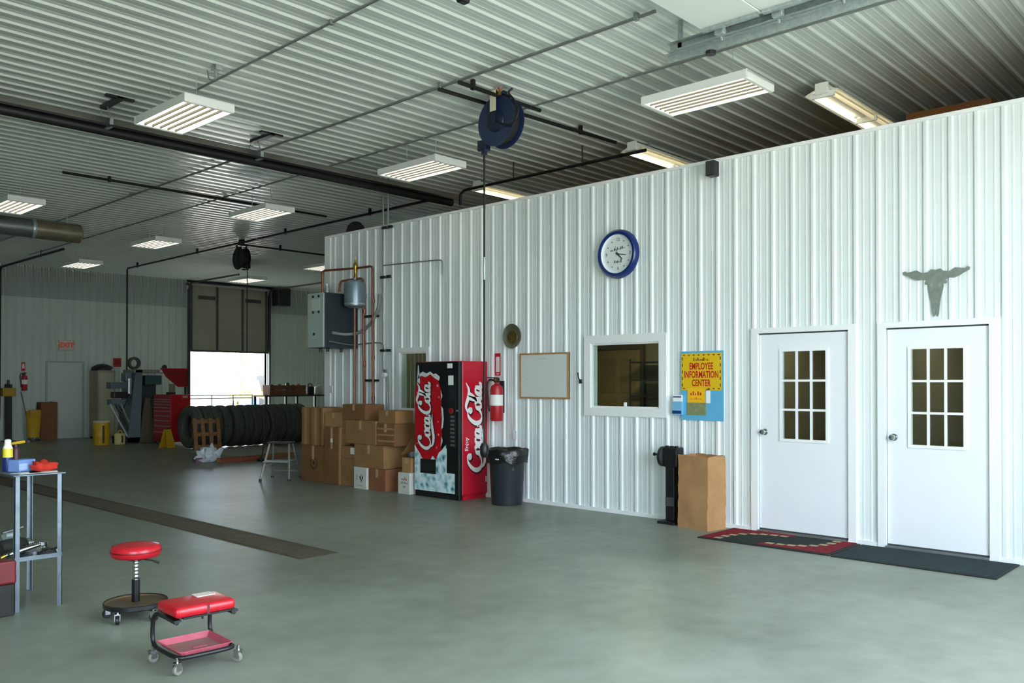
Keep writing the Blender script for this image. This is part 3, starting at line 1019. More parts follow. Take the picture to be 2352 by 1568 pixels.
marks('dial_print', mat('blue_grey_ink', (78, 84, 110), rough=0.7), ck, lambda p, q: (-0.042, 0.0 - p, -0.085 + q), 0.12, 0.045, 5, 5)


def hand(ang, ln, w, xo, nm):
    c, s = math.cos(ang), math.sin(ang)
    MB().prism([(-w, -0.03), (w, -0.03), (w * 0.5, ln), (-w * 0.5, ln)], xo, xo - 0.002, lambda a, b, d: (d, -(a * c + b * s), -a * s + b * c)).build(nm, M_ink, ck)


hand(math.radians(100), 0.12, 0.007, -0.046, 'minute_hand')
hand(math.radians(135), 0.095, 0.009, -0.049, 'hour_hand')
hand(math.radians(-20), 0.10, 0.003, -0.052, 'second_hand')
MB().lathe([(0, -0.044), (0.012, -0.044), (0.012, -0.056), (0, -0.058)], 12, (0, 0, 0), 'x').build('hub', M_ink, ck)

# whiteboard
wb = thing('whiteboard', 'blank whiteboard with an oak frame on the ribbed wall', 'whiteboard', (XO - 0.019, 7.44, 1.39))
MB().box((-0.012, -0.43, 0.0), (0, 0.43, 0.605)).build('board_surface', mat('whiteboard_gloss', (214, 220, 216), rough=0.25), wb)
M_oak = mat('oak_frame', (178, 134, 84), rough=0.5, var=0.1, vscale=8)
for lo, hi in (((-0.022, -0.43, 0), (-0.0, -0.405, 0.605)), ((-0.022, 0.405, 0), (0, 0.43, 0.605)), ((-0.022, -0.405, 0), (0, 0.405, 0.022)), ((-0.022, -0.405, 0.583), (0, 0.405, 0.605))):
    MB().box(lo, hi).build('frame_rail', M_oak, wb)
M_mk = mat('pale_marker', (168, 196, 180), rough=0.6)
marks('faint_writing', M_mk, wb, lambda p, q: (-0.0126, 0.05 - p, 0.53 + q), 0.16, 0.02, 6, 2)
for k in range(7):
    marks('faint_writing', M_mk, wb, lambda p, q, k=k: (-0.0126, 0.37 - p, 0.47 - k * 0.06 + q), 0.02, 0.016, 2, k)

# decorative plate
pl = thing('wall_plate', 'round brass-rimmed souvenir plate above the whiteboard corner', 'plate', (XO - 0.019, 8.01, 2.235))
MB().lathe([(0, 0), (0.15, 0), (0.165, -0.012), (0.168, -0.03), (0.145, -0.022), (0.11, -0.012), (0.0, -0.012)], 36, (0, 0, 0), 'x').build('plate_rim', mat('pewter_rim', (160, 160, 140), rough=0.3, metal=0.8, var=0.15, vscale=12), pl, smooth=40)
MB().lathe([(0, -0.013), (0.095, -0.013), (0.09, -0.02), (0, -0.024)], 32, (0, 0, -0.01), 'x').build('emblem', mat('bronze_relief', (112, 92, 48), rough=0.4, metal=0.6, var=0.4, vscale=24, bump=0.4, bscale=50), pl, smooth=40)

# fire extinguisher + sign
sg = thing('extinguisher_sign', 'small red and white arrow sign above the near fire extinguisher', 'sign', (XO - 0.020, 8.295, 1.70))
MB().box((-0.003, -0.055, 0), (0, 0.055, 0.31)).build('sign_plate', mat('sign_white', (232, 230, 228), rough=0.5), sg)
M_sred = mat('sign_red', (196, 28, 48), rough=0.5)
for lo, hi in (((-0.0036, -0.055, 0.0), (-0.0031, 0.055, 0.05)), ((-0.0036, -0.055, 0.26), (-0.0031, 0.055, 0.31)), ((-0.0036, -0.055, 0.05), (-0.0031, -0.035, 0.26)), ((-0.0036, 0.035, 0.05), (-0.0031, 0.055, 0.26))):
    MB().box(lo, hi).build('red_border', M_sred, sg)
MB().prism([(-0.03, 0.03), (0.03, 0.03), (0, 0.008)], -0.0040, -0.0037, lambda a, b, d: (d, a, b)).build('arrow', MATS['sign_white'], sg)


def extinguisher(label, loc, s=1.0, wall='x'):
    r = thing('fire_extinguisher', label, 'fire extinguisher', loc)
    if wall == 'y':
        r.rotation_euler = (0, 0, PI / 2)
    prof = [(0.0, 0.0), (0.075, 0.0), (0.085, 0.02), (0.085, 0.40), (0.07, 0.455), (0.03, 0.48), (0.025, 0.50), (0, 0.50)]
    MB().lathe([(a * s, b * s) for a, b in prof], 24, (-0.12 * s, 0, 0)).build('cylinder', M_redpaint, r, smooth=40)
    MB().lathe([(0.0857 * s, 0.2 * s), (0.0857 * s, 0.34 * s)], 24, (-0.12 * s, 0, 0)).build('label', M_paper, r, smooth=60)
    hd = MB()
    hd.bbox((-0.15 * s, -0.03 * s, 0.50 * s), (-0.09 * s, 0.03 * s, 0.56 * s), 0.008)
    hd.box((-0.28 * s, -0.012, 0.555 * s), (-0.09 * s, 0.012, 0.567 * s)); hd.box((-0.27 * s, -0.012, 0.515 * s), (-0.13 * s, 0.012, 0.525 * s))
    hd.build('valve_handle', M_black, r)
    MB().tube(catmull([(-0.12 * s, 0.03 * s, 0.53 * s), (-0.15 * s, 0.11 * s, 0.53 * s), (-0.16 * s, 0.14 * s, 0.42 * s), (-0.16 * s, 0.115 * s, 0.25 * s), (-0.15 * s, 0.105 * s, 0.12 * s)], 6), 0.011 * s, 8).build('hose', M_blackrub, r, smooth=40)
    MB().lathe([(0, 0), (0.02 * s, 0), (0.02 * s, -0.006), (0, -0.006)], 12, (-0.15 * s, -0.01, 0.535 * s), 'x').build('gauge', M_brass, r)
    MB().box((-0.035 * s, -0.03, 0.1 * s), (0.0, 0.03, 0.52 * s)).build('wall_bracket', M_black, r)
    return r


extinguisher('red fire extinguisher with white label between vending machine and whiteboard', (XO - 0.019, 8.20, 1.08), 1.05)
ob = MB().bbox((XO - 0.035, 7.93, 0.83), (XO - 0.019, 8.0, 0.95), 0.004, 1).build('outlet_cover', M_white)
tag(ob, 'small white electrical outlet cover on the wall above the trash can', 'outlet')

# small black speaker near the top
sk = thing('wall_speaker', 'small black speaker mounted high on the ribbed wall', 'speaker', (XO - 0.02, 4.885, 3.885))
MB().bbox((-0.17, -0.055, 0.0), (-0.05, 0.055, 0.17), 0.012).build('cabinet', M_black, sk)
MB().box((-0.174, -0.046, 0.01), (-0.1705, 0.046, 0.16)).build('grille', mat('speaker_grille', (46, 48, 48), rough=0.8), sk)
MB().box((-0.05, -0.015, 0.06), (0.0, 0.015, 0.11)).build('bracket', M_black, sk)

# longhorn skull cut-out
sl = thing('longhorn_skull', 'flat steel longhorn skull cut-out mounted above the glazed door', 'wall decoration', (XO - 0.021, 2.60, 2.62))
half = [(0.0, 0.035), (0.04, 0.045), (0.07, 0.02), (0.12, 0.015), (0.17, 0.045), (0.22, 0.035), (0.255, 0.03), (0.275, 0.045), (0.295, 0.038), (0.29, 0.012), (0.25, -0.005), (0.21, -0.03), (0.16, -0.05), (0.11, -0.045), (0.085, -0.06), (0.10, -0.085), (0.085, -0.10), (0.068, -0.095), (0.068, -0.13), (0.058, -0.17), (0.045, -0.23), (0.034, -0.30), (0.028, -0.37), (0.018, -0.405), (0.006, -0.39), (0.0, -0.33)]
sk_m = mat('weathered_zinc', (142, 150, 142), rough=0.45, metal=0.5, var=0.15, vscale=16)
poly = [(-a, b) for a, b in half] + [(a, b) for a, b in reversed(half[1:-1])]
MB().prism(poly, 0.0, -0.006, lambda a, b, d: (d, a, b)).build('skull_plate', sk_m, sl)
for s in (-1, 1):
    MB().prism([(0.02 * s, -0.10), (0.045 * s, -0.085), (0.05 * s, -0.115), (0.03 * s, -0.13)], -0.0063, -0.0068, lambda a, b, d: (d, a, b)).build('eye_cutout', mat('pale_zinc', (160, 166, 160), rough=0.5, metal=0.5), sl)

# notice board
M_bb = mat('sky_blue_backing', (96, 176, 214), rough=0.6, var=0.08, vscale=5)
nb = thing('notice_board', 'sky blue notice board backing behind the yellow information sign', 'notice board', (XO - 0.020, 5.085, 1.175))
MB().box((-0.006, -0.275, 0), (0, 0.275, 0.785)).build('backing', M_bb, nb)
ys = thing('information_sign', 'yellow employee information center sign with red lettering', 'sign', (XO - 0.027, 5.09, 1.515))
MB().box((-0.004, -0.258, 0), (0, 0.258, 0.42)).build('sign_panel', mat('sign_yellow', (226, 186, 24), rough=0.5), ys)
M_sr2 = mat('sign_letter_red', (190, 34, 24), rough=0.5)
M_sb = mat('sign_brown', (92, 52, 18), rough=0.5)
for i, (tx, zz, sz, sx) in enumerate([('EMPLOYEE', 0.27, 0.105, 0.62), ('INFORMATION', 0.175, 0.105, 0.62), ('CENTER', 0.08, 0.105, 0.62)]):
    text_part('lettering', tx, sz, M_sr2, ys, lambda p, q, zz=zz: (-0.0046, -p, zz + q), bold=0.003, sx=sx)
marks('small_lettering', M_sb, ys, lambda p, q: (-0.0046, -p, 0.352 + q), 0.20, 0.036, 11, 9)
for k in range(8):
    yy = -0.225 + k * 0.064
    for zz in (0.40, 0.02):
        MB().box((-0.0046, yy - 0.012, zz - 0.006), (-0.0042, yy + 0.012, zz + 0.006)).build('border_dash', M_sb, ys)
for k in range(5):
    zz = 0.06 + k * 0.075
    for yy in (-0.243, 0.243):
        MB().box((-0.0046, yy - 0.006, zz - 0.018), (-0.0042, yy + 0.006, zz + 0.018)).build('border_dash', M_sb, ys)
nt_ = thing('paper_notice', 'orange-yellow paper notice overlapping the foot of the yellow sign', 'notice', (XO - 0.0325, 5.15, 1.375))
MB().box((-0.002, -0.115, 0), (0, 0.115, 0.165)).build('sheet', mat('orange_yellow_paper', (244, 186, 20), rough=0.6), nt_)
marks('lettering', M_sr2, nt_, lambda p, q: (-0.0026, -p, 0.105 + q), 0.15, 0.045, 5, 4)
marks('lettering', mat('sign_orange', (214, 120, 16), rough=0.5), nt_, lambda p, q: (-0.0026, -p, 0.045 + q), 0.15, 0.025, 7, 6)
ol = MB().box((XO - 0.034, 5.03, 1.235), (XO - 0.0265, 5.275, 1.374)).build('paper_notice', mat('olive_paper', (130, 136, 96), rough=0.7, var=0.2, vscale=20))
tag(ol, 'dull olive printed sheet pinned below the orange-yellow notice', 'notice')
wp = MB().box((XO - 0.031, 4.975, 1.37), (XO - 0.0265, 5.028, 1.525)).build('paper_slip', M_paper)
tag(wp, 'narrow white paper slip pinned beside the orange-yellow notice', 'notice')
bh = thing('brochure_holder', 'small blue brochure holder at the corner of the notice board', 'holder', (XO - 0.021, 5.385, 1.235))
MB().box((-0.05, -0.06, 0), (0, 0.06, 0.15)).build('pocket', mat('pale_blue_plastic', (120, 182, 218), rough=0.3), bh)
MB().box((-0.0515, -0.06, 0.01), (-0.0502, 0.06, 0.045)).build('blue_band', mat('deep_blue_print', (14, 62, 120), rough=0.4), bh)
MB().box((-0.04, -0.055, 0.15), (-0.01, 0.055, 0.225)).build('brochures', M_paper, bh)
MB().box((-0.0415, -0.055, 0.195), (-0.0402, 0.055, 0.21)).build('print_line', MATS['deep_blue_print'], bh)
# little key hook
kh = thing('key_hook', 'small dark marker hanging on the wall beside the office window', 'hook', (XO - 0.02, 6.85, 1.60))
MB().tube([(-0.012, 0.02, 0.13), (-0.015, 0.005, 0.06), (-0.012, -0.02, 0.02)], 0.008, 8).build('cord', M_black, kh)
MB().bbox((-0.03, -0.045, -0.01), (-0.004, -0.01, 0.045), 0.006).build('clip', M_grime, kh)

# ------------------------------------------------------------------ boiler, tank, copper and conduits
bo = thing('wall_boiler', 'wall-hung boiler with pale front and dark side on the office wall', 'boiler', (XO - 0.019, 11.72, 2.16))
MB().bbox((-0.64, -0.225, 0.0), (0, 0.225, 0.88), 0.008, 1).build('cabinet', mat('dark_slate_enamel', (42, 52, 58), rough=0.4, var=0.06, vscale=4), bo)
MB().bbox((-0.668, -0.222, 0.004), (-0.642, 0.222, 0.876), 0.008, 1).build('front_panel', mat('pale_grey_enamel', (176, 190, 186), rough=0.35), bo)
MB().box((-0.6705, -0.13, 0.60), (-0.6685, 0.10, 0.78)).build('control_label', mat('label_grey', (200, 206, 200), rough=0.5), bo)
for yy, zz in ((-0.1, 0.57), (0.06, 0.57), (-0.1, 0.82), (0.06, 0.82), (0.03, 0.22)):
    MB().lathe([(0, 0), (0.022, 0), (0.02, -0.012), (0, -0.012)], 12, (-0.669, yy, zz), 'x').build('knob', M_black, bo)
for yy, xx in ((-0.1, -0.5), (0.1, -0.5), (-0.05, -0.2)):
    MB().lathe([(0, -0.06), (0.025, -0.06), (0.025, -0.01), (0.035, 0.0), (0, 0.0)], 10, (xx, yy, 0.0), 'z').build('bottom_port', M_black, bo)
MB().lathe([(0, 0.0), (0.05, 0.0), (0.05, 0.06), (0.035, 0.09), (0.035, 0.16), (0, 0.16)], 14, (-0.45, 0.0, 0.88), 'z').build('flue_collar', M_galv, bo, smooth=40)

tk = thing('expansion_tank', 'grey cylindrical expansion tank beside the wall boiler', 'tank', (8.36, 11.28, 2.80))
MB().lathe([(0, 0), (0.10, 0.0), (0.165, 0.03), (0.17, 0.06), (0.17, 0.38), (0.165, 0.41), (0.10, 0.44), (0.03, 0.45), (0.03, 0.48), (0, 0.48)], 28).build('shell', mat('grey_tank_enamel', (122, 140, 150), rough=0.3, metal=0.35), tk, smooth=40)
MB().lathe([(0.172, 0.05), (0.175, 0.06), (0.172, 0.07)], 28).build('seam_ring', M_galv, tk, smooth=60)
MB().box((-0.03, -0.03, 0.18), (XO - 8.36 - 0.019, 0.03, 0.24)).build('wall_strap', M_galv, tk)
MB().tube([(0, 0, 0.0), (0, 0, -1.60)], 0.020, 10).build('drain_pipe', mat('dull_copper', (140, 96, 76), rough=0.45, metal=0.6), tk, smooth=40)
va = thing('air_vent_valve', 'brass air vent valve standing on top of the copper pipes', 'valve', (8.37, 11.28, 3.31))
MB().lathe([(0, -0.03), (0.03, -0.03), (0.03, 0.0), (0.022, 0.02), (0.022, 0.10), (0.036, 0.13), (0.036, 0.19), (0.022, 0.22), (0.012, 0.23), (0.012, 0.27), (0, 0.27)], 16).build('valve_body', M_brass, va, smooth=40)
MB().lathe([(0, 0.0), (0.016, 0.0), (0.014, 0.04), (0, 0.05)], 12, (0, 0, 0.27)).build('cap', mat('pale_brass', (214, 200, 140), rough=0.4, metal=0.5), va)


def wallpipe(name, label, cat, pts, r, m, extra=None):
    p0 = Vector(pts[-1])
    t_ = thing(name, label, cat, tuple(p0))
    # rounded elbows
    pp = [Vector(p) for p in pts]
    out = [pp[0]]
    for a, b, c in zip(pp, pp[1:], pp[2:]):
        d1 = (a - b).normalized(); d2 = (c - b).normalized()
        q = 0.045
        for tt in (0.0, 0.5, 1.0):
            p1 = b + d1 * q * (1 - tt); p2 = b + d2 * q * tt
            out.append(p1 * (1 - tt) + p2 * tt)
    out.append(pp[-1])
    MB().tube([p - p0 for p in out], r, 10).build('pipe_run', m, t_, smooth=40)
    for (c, rr, hh) in (extra or []):
        c = Vector(c) - p0
        MB().lathe([(0, -hh), (rr, -hh), (rr, hh), (0, hh)], 12, tuple(c)).build('fitting', m, t_, smooth=40)
    return t_


XP = XO - 0.11
wallpipe('copper_pipe', 'outer copper heating pipe looping over the expansion tank', 'pipe', [(8.10, 11.80, 3.07), (8.10, 11.80, 3.42), (8.37, 11.28, 3.44), (XP, 10.99, 3.46), (XP, 10.97, 1.12)], 0.019, M_copper, [((XP, 10.97, 2.0), 0.026, 0.03), ((XP, 10.97, 2.9), 0.026, 0.03), ((XP, 10.97, 1.35), 0.026, 0.03)])
wallpipe('copper_pipe', 'inner copper heating pipe dropping beside the expansion tank', 'pipe', [(8.25, 11.55, 3.07), (8.25, 11.52, 3.24), (XP, 11.24, 3.29), (XP, 11.20, 1.15)], 0.019, M_copper, [((XP, 11.20, 1.9), 0.026, 0.03), ((XP, 11.20, 2.75), 0.026, 0.03)])
pmp = thing('circulator_pump', 'dark red circulator pump on the copper pipes above the boxes', 'pump', (XP, 11.0, 1.0))
MB().lathe([(0, -0.07), (0.06, -0.07), (0.075, -0.03), (0.075, 0.04), (0.05, 0.07), (0, 0.07)], 18, (0, 0, 0.05), 'y').build('motor', mat('dark_red_casting', (92, 26, 30), rough=0.5), pmp, smooth=40)
MB().lathe([(0, -0.1), (0.035, -0.1), (0.045, 0.0), (0.035, 0.1), (0, 0.1)], 14, (0, 0.09, 0.02), 'z').build('volute', M_grime, pmp, smooth=40)
MB().box((-0.03, 0.03, -0.13), (0.03, 0.13, -0.09)).build('flange', M_grime, pmp)
vl = thing('gate_valve', 'small dark gate valve beside the circulator pump', 'valve', (XP, 11.28, 1.12))
MB().lathe([(0, -0.06), (0.02, -0.06), (0.03, 0.0), (0.02, 0.06), (0, 0.06)], 12).build('valve_body', M_grime, vl, smooth=40)
MB().lathe([(0.0, 0.075), (0.035, 0.075), (0.035, 0.085), (0, 0.085)], 14).build('hand_wheel', M_black, vl)
for zz in (1.62, 2.65):
    cl = MB().box((XO - 0.10, 10.93, zz), (XO - 0.02, 11.24, zz + 0.035)).build('pipe_clamp', M_black)
    tag(cl, ('upper' if zz > 2 else 'lower') + ' black clamp bar holding the two copper pipes', 'clamp')
fx = thing('flexible_conduit', 'grey flexible conduit curving from boiler side to the wall conduit', 'conduit', (8.10, 11.48, 2.40))
pf = catmull([(8.05, 11.47, 2.40), (8.30, 11.45, 2.38), (8.48, 11.30, 2.42), (8.50, 11.05, 2.55), (8.50, 10.86, 2.78), (8.50, 10.82, 3.0)], 8)
MB().tube([p - Vector((8.10, 11.48, 2.40)) for p in pf], 0.026, 10).build('conduit_run', mat('grey_pvc', (128, 134, 130), rough=0.5), fx, smooth=40)
fy = thing('gas_line', 'thin flexible gas line running low across the boiler side', 'pipe', (8.10, 11.48, 2.24))
pf = catmull([(8.0, 11.47, 2.26), (8.35, 11.47, 2.22), (8.50, 11.40, 2.22), (8.53, 11.0, 2.24), (8.53, 10.80, 2.22), (8.53, 10.74, 2.12)], 8)
MB().tube([p - Vector((8.10, 11.48, 2.24)) for p in pf], 0.011, 8).build('line_run', M_conduit, fy, smooth=40)

XC = XO - 0.035
wallpipe('wall_conduit', 'tall steel conduit rising from a junction box to the ceiling', 'conduit', [(XC, 10.82, 4.88), (XC, 10.80, 1.78)], 0.014, M_conduit)
wallpipe('wall_conduit', 'shorter steel conduit beside the tall one ending at the wall top', 'conduit', [(XC, 10.69, 4.88), (XC, 10.69, 4.02)], 0.014, M_conduit)
wallpipe('wall_conduit', 'thin horizontal conduit bending down the ribbed wall toward the office', 'conduit', [(XC, 10.80, 3.46), (XC, 9.46, 3.42), (XC, 9.42, 3.40), (XC, 9.42, 3.20)], 0.010, M_conduit)
wallpipe('wall_conduit', 'steel conduit dropping from the small junction box behind the boxes', 'conduit', [(XC, 10.72, 1.70), (XC, 10.68, 1.05)], 0.014, M_conduit)
jb = thing('junction_box', 'small round white junction box on the wall conduit', 'junction box', (XC, 10.76, 1.72))
MB().lathe([(0, 0.01), (0.045, 0.01), (0.045, -0.03), (0.035, -0.045), (0, -0.045)], 18, (0, 0, 0), 'x').build('box_body', M_white, jb, smooth=40)
MB().box((-0.02, -0.025, -0.025), (0.012, 0.025, 0.09)).build('hub', M_conduit, jb)
for (yy, zz, lb) in ((10.72, 3.27, 'upper'), (10.72, 2.11, 'middle'), (10.68, 4.05, 'top')):
    s_ = thing('strut_clamp', lb + ' pair of dark strut clamps on the tall wall conduit', 'clamp', (XO - 0.02, yy, zz))
    MB().box((-0.05, -0.11, -0.02), (-0.022, -0.02, 0.02)).build('clamp_jaw', M_grime, s_)
    MB().box((-0.05, 0.03, -0.02), (-0.022, 0.13, 0.02)).build('clamp_jaw', M_grime, s_)
    MB().box((-0.021, -0.12, -0.018), (0.0, 0.14, 0.018)).build('strut', M_galv, s_)
sw = MB().bbox((XO - 0.04, 12.18, 1.43), (XO - 0.019, 12.25, 1.55), 0.004, 1).build('light_switch', M_white)
tag(sw, 'white light switch plate near the end corner of the office wall', 'switch')
dm = thing('security_dome', 'dark dome standing on the roof edge of the office block', 'dome', (8.95, 12.0, HO - 0.25))
MB().lathe([(0, 0), (0.14, 0.0), (0.17, 0.12), (0.17, 0.3), (0.14, 0.42), (0.08, 0.48), (0, 0.5)], 20).build('dome_shell', M_grime, dm, smooth=50)
MB().box((-0.2, -0.2, -0.02), (0.2, 0.2, 0.0)).build('base_plate', M_black, dm)
dm.location = (8.95, 12.05, 3.87)
bm_ = thing('orange_block_stack', 'orange-brown lumber lying on the office roof behind the wall top', 'blocks', (10.6, 3.05, 3.85))
for k in range(5):  # orange-brown blocks reaching just above the wall top
    MB().box((-0.12, -0.45, k * 0.178), (0.12, 0.45, k * 0.178 + 0.176)).build('stack_block', mat('orange_brown_block', (140, 88, 50), rough=0.7, var=0.15, vscale=4), bm_)

# ------------------------------------------------------------------ vending machine
vm = thing('vending_machine', 'red and black soft drink vending machine against the office wall', 'vending machine', (8.32, 8.955, 0.0))
M_vblack = mat('vending_black', (16, 17, 20), rough=0.3, spec=0.6)
M_vred = mat('vending_red', (196, 16, 44), rough=0.3, spec=0.6, var=0.06, vscale=6)
cb = MB()
cb.bbox((-0.235, -0.465, 0.06), (0.255, 0.465, 1.90), 0.012, 1)
cb.box((-0.20, -0.44, 0.0), (0.24, 0.44, 0.06))
cb.build('cabinet', M_vred, vm)
dp = MB()
dp.prism([(-0.465, -0.235), (0.465, -0.235), (0.465, -0.27), (0.44, -0.288), (-0.44, -0.288), (-0.465, -0.27)], 0.07, 1.89, lambda a, b, d: (b, a, d))
dp.build('door_front', M_vblack, vm)
MB().bbox((-0.285, -0.455, 0.0), (-0.22, 0.455, 0.068), 0.01).build('kick_plate', M_black, vm)
XF = -0.2895
Y0 = 8.955


def vf(y, z, d=0.0):
    return (XF - d, y - Y0, z)


# printed can
can_poly = [(9.38, 0.60), (9.26, 0.47), (9.12, 0.42), (8.98, 0.52), (8.86, 0.62), (8.84, 0.9), (8.85, 1.2), (8.86, 1.5), (8.92, 1.64), (9.04, 1.72), (9.24, 1.72), (9.36, 1.62), (9.41, 1.46), (9.41, 1.0)]
MB().prism(can_poly, 0.0002, 0.0022, lambda a, b, d: vf(a, b, d)).build('can_graphic', mat('can_red', (186, 14, 28), rough=0.25, var=0.18, vscale=7), vm)
# splash crown and right-hand splash
wh = mat('splash_white', (214, 222, 222), rough=0.3)
sp = MB()
for pl_ in ([(9.36, 1.64), (9.28, 1.70), (9.18, 1.68), (9.08, 1.72), (8.98, 1.66), (8.90, 1.63), (8.88, 1.68), (8.96, 1.73), (9.02, 1.72), (9.08, 1.76), (9.16, 1.73), (9.24, 1.76), (9.32, 1.72)],
            [(9.345, 1.86), (9.325, 1.84), (9.30, 1.60), (9.335, 1.56), (9.36, 1.62)],
            [(8.855, 1.28), (8.815, 1.24), (8.80, 1.10), (8.82, 0.98), (8.85, 0.96), (8.835, 1.1)],
            [(8.86, 1.50), (8.83, 1.42), (8.855, 1.36)], [(8.85, 0.86), (8.82, 0.80), (8.86, 0.72)]):
    sp.prism(pl_, 0.0024, 0.0030, lambda a, b, d: vf(a, b, d))
sp.build('splash_graphic', wh, vm)
hl = MB()
for (y, z, w, h) in ((8.93, 1.56, 0.02, 0.05), (8.90, 1.40, 0.014, 0.04), (8.92, 1.06, 0.012, 0.05), (8.91, 0.88, 0.016, 0.06), (8.95, 0.70, 0.014, 0.04), (9.37, 1.46, 0.008, 0.10), (9.36, 0.74, 0.008, 0.08)):
    hl.lathe([(0, -0.0024), (w, -0.0024), (w, -0.0027), (0, -0.0027)], 10, vf(y, z), 'x', sy=1.0)
hl.build('droplet_highlights', mat('pink_highlight', (224, 130, 136), rough=0.3), vm)
# ice
ice_poly = [(9.41, 0.085), (8.58, 0.085), (8.58, 0.36), (8.74, 0.36), (8.74, 0.76), (8.79, 0.72), (8.84, 0.67), (8.90, 0.63), (8.96, 0.53), (9.03, 0.58), (9.09, 0.50), (9.15, 0.44), (9.22, 0.50), (9.30, 0.60), (9.36, 0.66), (9.41, 0.72)]
MB().prism(ice_poly, 0.0032, 0.0052, lambda a, b, d: vf(a, b, d)).build('ice_graphic', M_ice, vm)
sl_ = MB()
sl_.box((XF - 0.012, 8.96 - Y0, 0.33), (XF - 0.004, 9.28 - Y0, 0.53))
sl_.build('delivery_slot', M_black, vm)
MB().box((XF - 0.016, 8.99 - Y0, 0.36), (XF - 0.0122, 9.24 - Y0, 0.50)).build('slot_flap', mat('smoked_flap', (34, 36, 40), rough=0.15, spec=0.7), vm)
# selection column
MB().box((XF - 0.008, 8.56 - Y0, 0.70), (XF - 0.0002, 8.75 - Y0, 1.60)).build('selection_panel', mat('dark_grey_panel', (26, 27, 30), rough=0.35), vm)
for k in range(8):
    MB().box((XF - 0.013, 8.58 - Y0, 1.12 - k * 0.055), (XF - 0.0082, 8.66 - Y0, 1.150 - k * 0.055)).build('selection_button', mat('button_grey', (92, 92, 90), rough=0.4), vm)
MB().lathe([(0, -0.0082), (0.045, -0.0082), (0.042, -0.014), (0, -0.014)], 16, vf(8.65, 1.215), 'x').build('red_badge', mat('badge_red', (150, 24, 30), rough=0.4), vm)
for a, b, c, d, nm in ((8.62, 8.72, 1.80, 1.865, 'price_label'), (8.60, 8.70, 1.57, 1.70, 'price_label')):
    MB().box((XF - 0.0125, a - Y0, b * 0 + c), (XF - 0.0082, b - Y0, d)).build(nm, M_paper, vm)
MB().box((XF - 0.012, 8.59 - Y0, 1.38), (XF - 0.0082, 8.70 - Y0, 1.52)).build('coin_mechanism', mat('coin_panel', (60, 62, 64), rough=0.3, metal=0.6), vm)
MB().box((XF - 0.0135, 8.62 - Y0, 1.43), (XF - 0.0122, 8.67 - Y0, 1.47)).build('bill_slot', M_black, vm)
MB().lathe([(0, 0), (0.018, 0), (0.016, -0.012), (0, -0.012)], 12, vf(8.53, 1.22), 'x').build('lock', M_chrome, vm)

# flowing script lettering, built stroke by stroke
STROKES = [
    [(2.05, 2.30), (1.75, 2.72), (1.15, 2.62), (0.55, 1.95), (0.22, 1.05), (0.42, 0.25), (1.05, -0.02), (1.65, 0.22), (2.05, 0.70)],
    [(2.05, 2.30), (1.80, 2.05), (1.62, 2.35), (1.85, 2.62)],
    [(0.30, 0.55), (0.75, -0.42), (1.75, -0.72), (2.9, -0.50), (4.2, -0.32), (5.3, -0.45)],
    [(2.60, 1.25), (2.22, 1.05), (2.10, 0.50), (2.38, 0.08), (2.78, 0.30), (2.92, 0.85), (2.68, 1.25), (2.60, 1.25)],
    [(2.85, 1.05), (3.10, 0.95), (3.30, 1.15)],
    [(3.78, 1.05), (3.58, 1.27), (3.24, 1.00), (3.12, 0.45), (3.38, 0.06), (3.75, 0.22), (4.0, 0.6)],
    [(4.62, 1.10), (4.30, 1.27), (3.98, 0.90), (3.92, 0.40), (4.12, 0.06), (4.45, 0.35), (4.66, 0.95)],
    [(4.72, 1.25), (4.60, 0.55), (4.66, 0.10), (4.92, 0.08), (5.15, 0.42)],
    [(5.02, 0.72), (5.42, 0.84)],
    [(7.15, 2.15), (6.85, 2.66), (6.30, 2.62), (5.75, 1.95), (5.45, 1.05), (5.62, 0.25), (6.20, -0.02), (6.75, 0.25), (7.05, 0.72)],
    [(7.15, 2.15), (6.92, 1.95), (6.76, 2.22), (6.95, 2.52)],
    [(6.55, 2.68), (7.35, 3.05), (8.3, 2.62), (9.15, 2.50), (9.95, 3.05)],
    [(7.60, 1.25), (7.22, 1.05), (7.10, 0.50), (7.38, 0.08), (7.78, 0.30), (7.92, 0.85), (7.68, 1.25), (7.60, 1.25)],
    [(7.85, 0.95), (8.25, 1.35), (8.62, 2.20), (8.50, 2.62), (8.26, 2.20), (8.12, 1.0), (8.22, 0.15), (8.50, 0.10), (8.75, 0.42)],
    [(9.42, 1.10), (9.10, 1.27), (8.78, 0.90), (8.72, 0.40), (8.92, 0.06), (9.25, 0.35), (9.46, 0.95)],
    [(9.52, 1.25), (9.40, 0.55), (9.46, 0.10), (9.72, 0.08), (10.0, 0.50)],
]


def script_logo(parent, fn, m, name, grow=0.0, only=None):
    mb = MB()
    for si, st_ in enumerate(STROKES):
        pts = catmull([(a, b, 0) for a, b in st_], 7)
        n = len(pts)
        L, Rr = [], []
        for i, p in enumerate(pts):
            q0, q1 = pts[max(0, i - 1)], pts[min(n - 1, i + 1)]
            t_ = (q1 - q0)
            t_ = t_.normalized() if t_.length > 1e-6 else Vector((1, 0, 0))
            ang = math.atan2(t_.y, t_.x)
            w = 0.075 + 0.17 * abs(math.sin(ang - math.radians(8)))
            if si in (2, 11):
                w = 0.06 + 0.20 * math.sin(PI * i / (n - 1))
            w *= (0.45 + 0.55 * min(1.0, 4.0 * min(i, n - 1 - i) / n + 0.2))
            w += grow
            nx, ny = -t_.y, t_.x
            L.append(fn(p.x + nx * w, p.y + ny * w, si))
            Rr.append(fn(p.x - nx * w, p.y - ny * w, si))
        vs = L + Rr
        mb.add(vs, [(i, i + 1, n + i + 1, n + i) for i in range(n - 1)])
    return mb.build(name, m, parent)


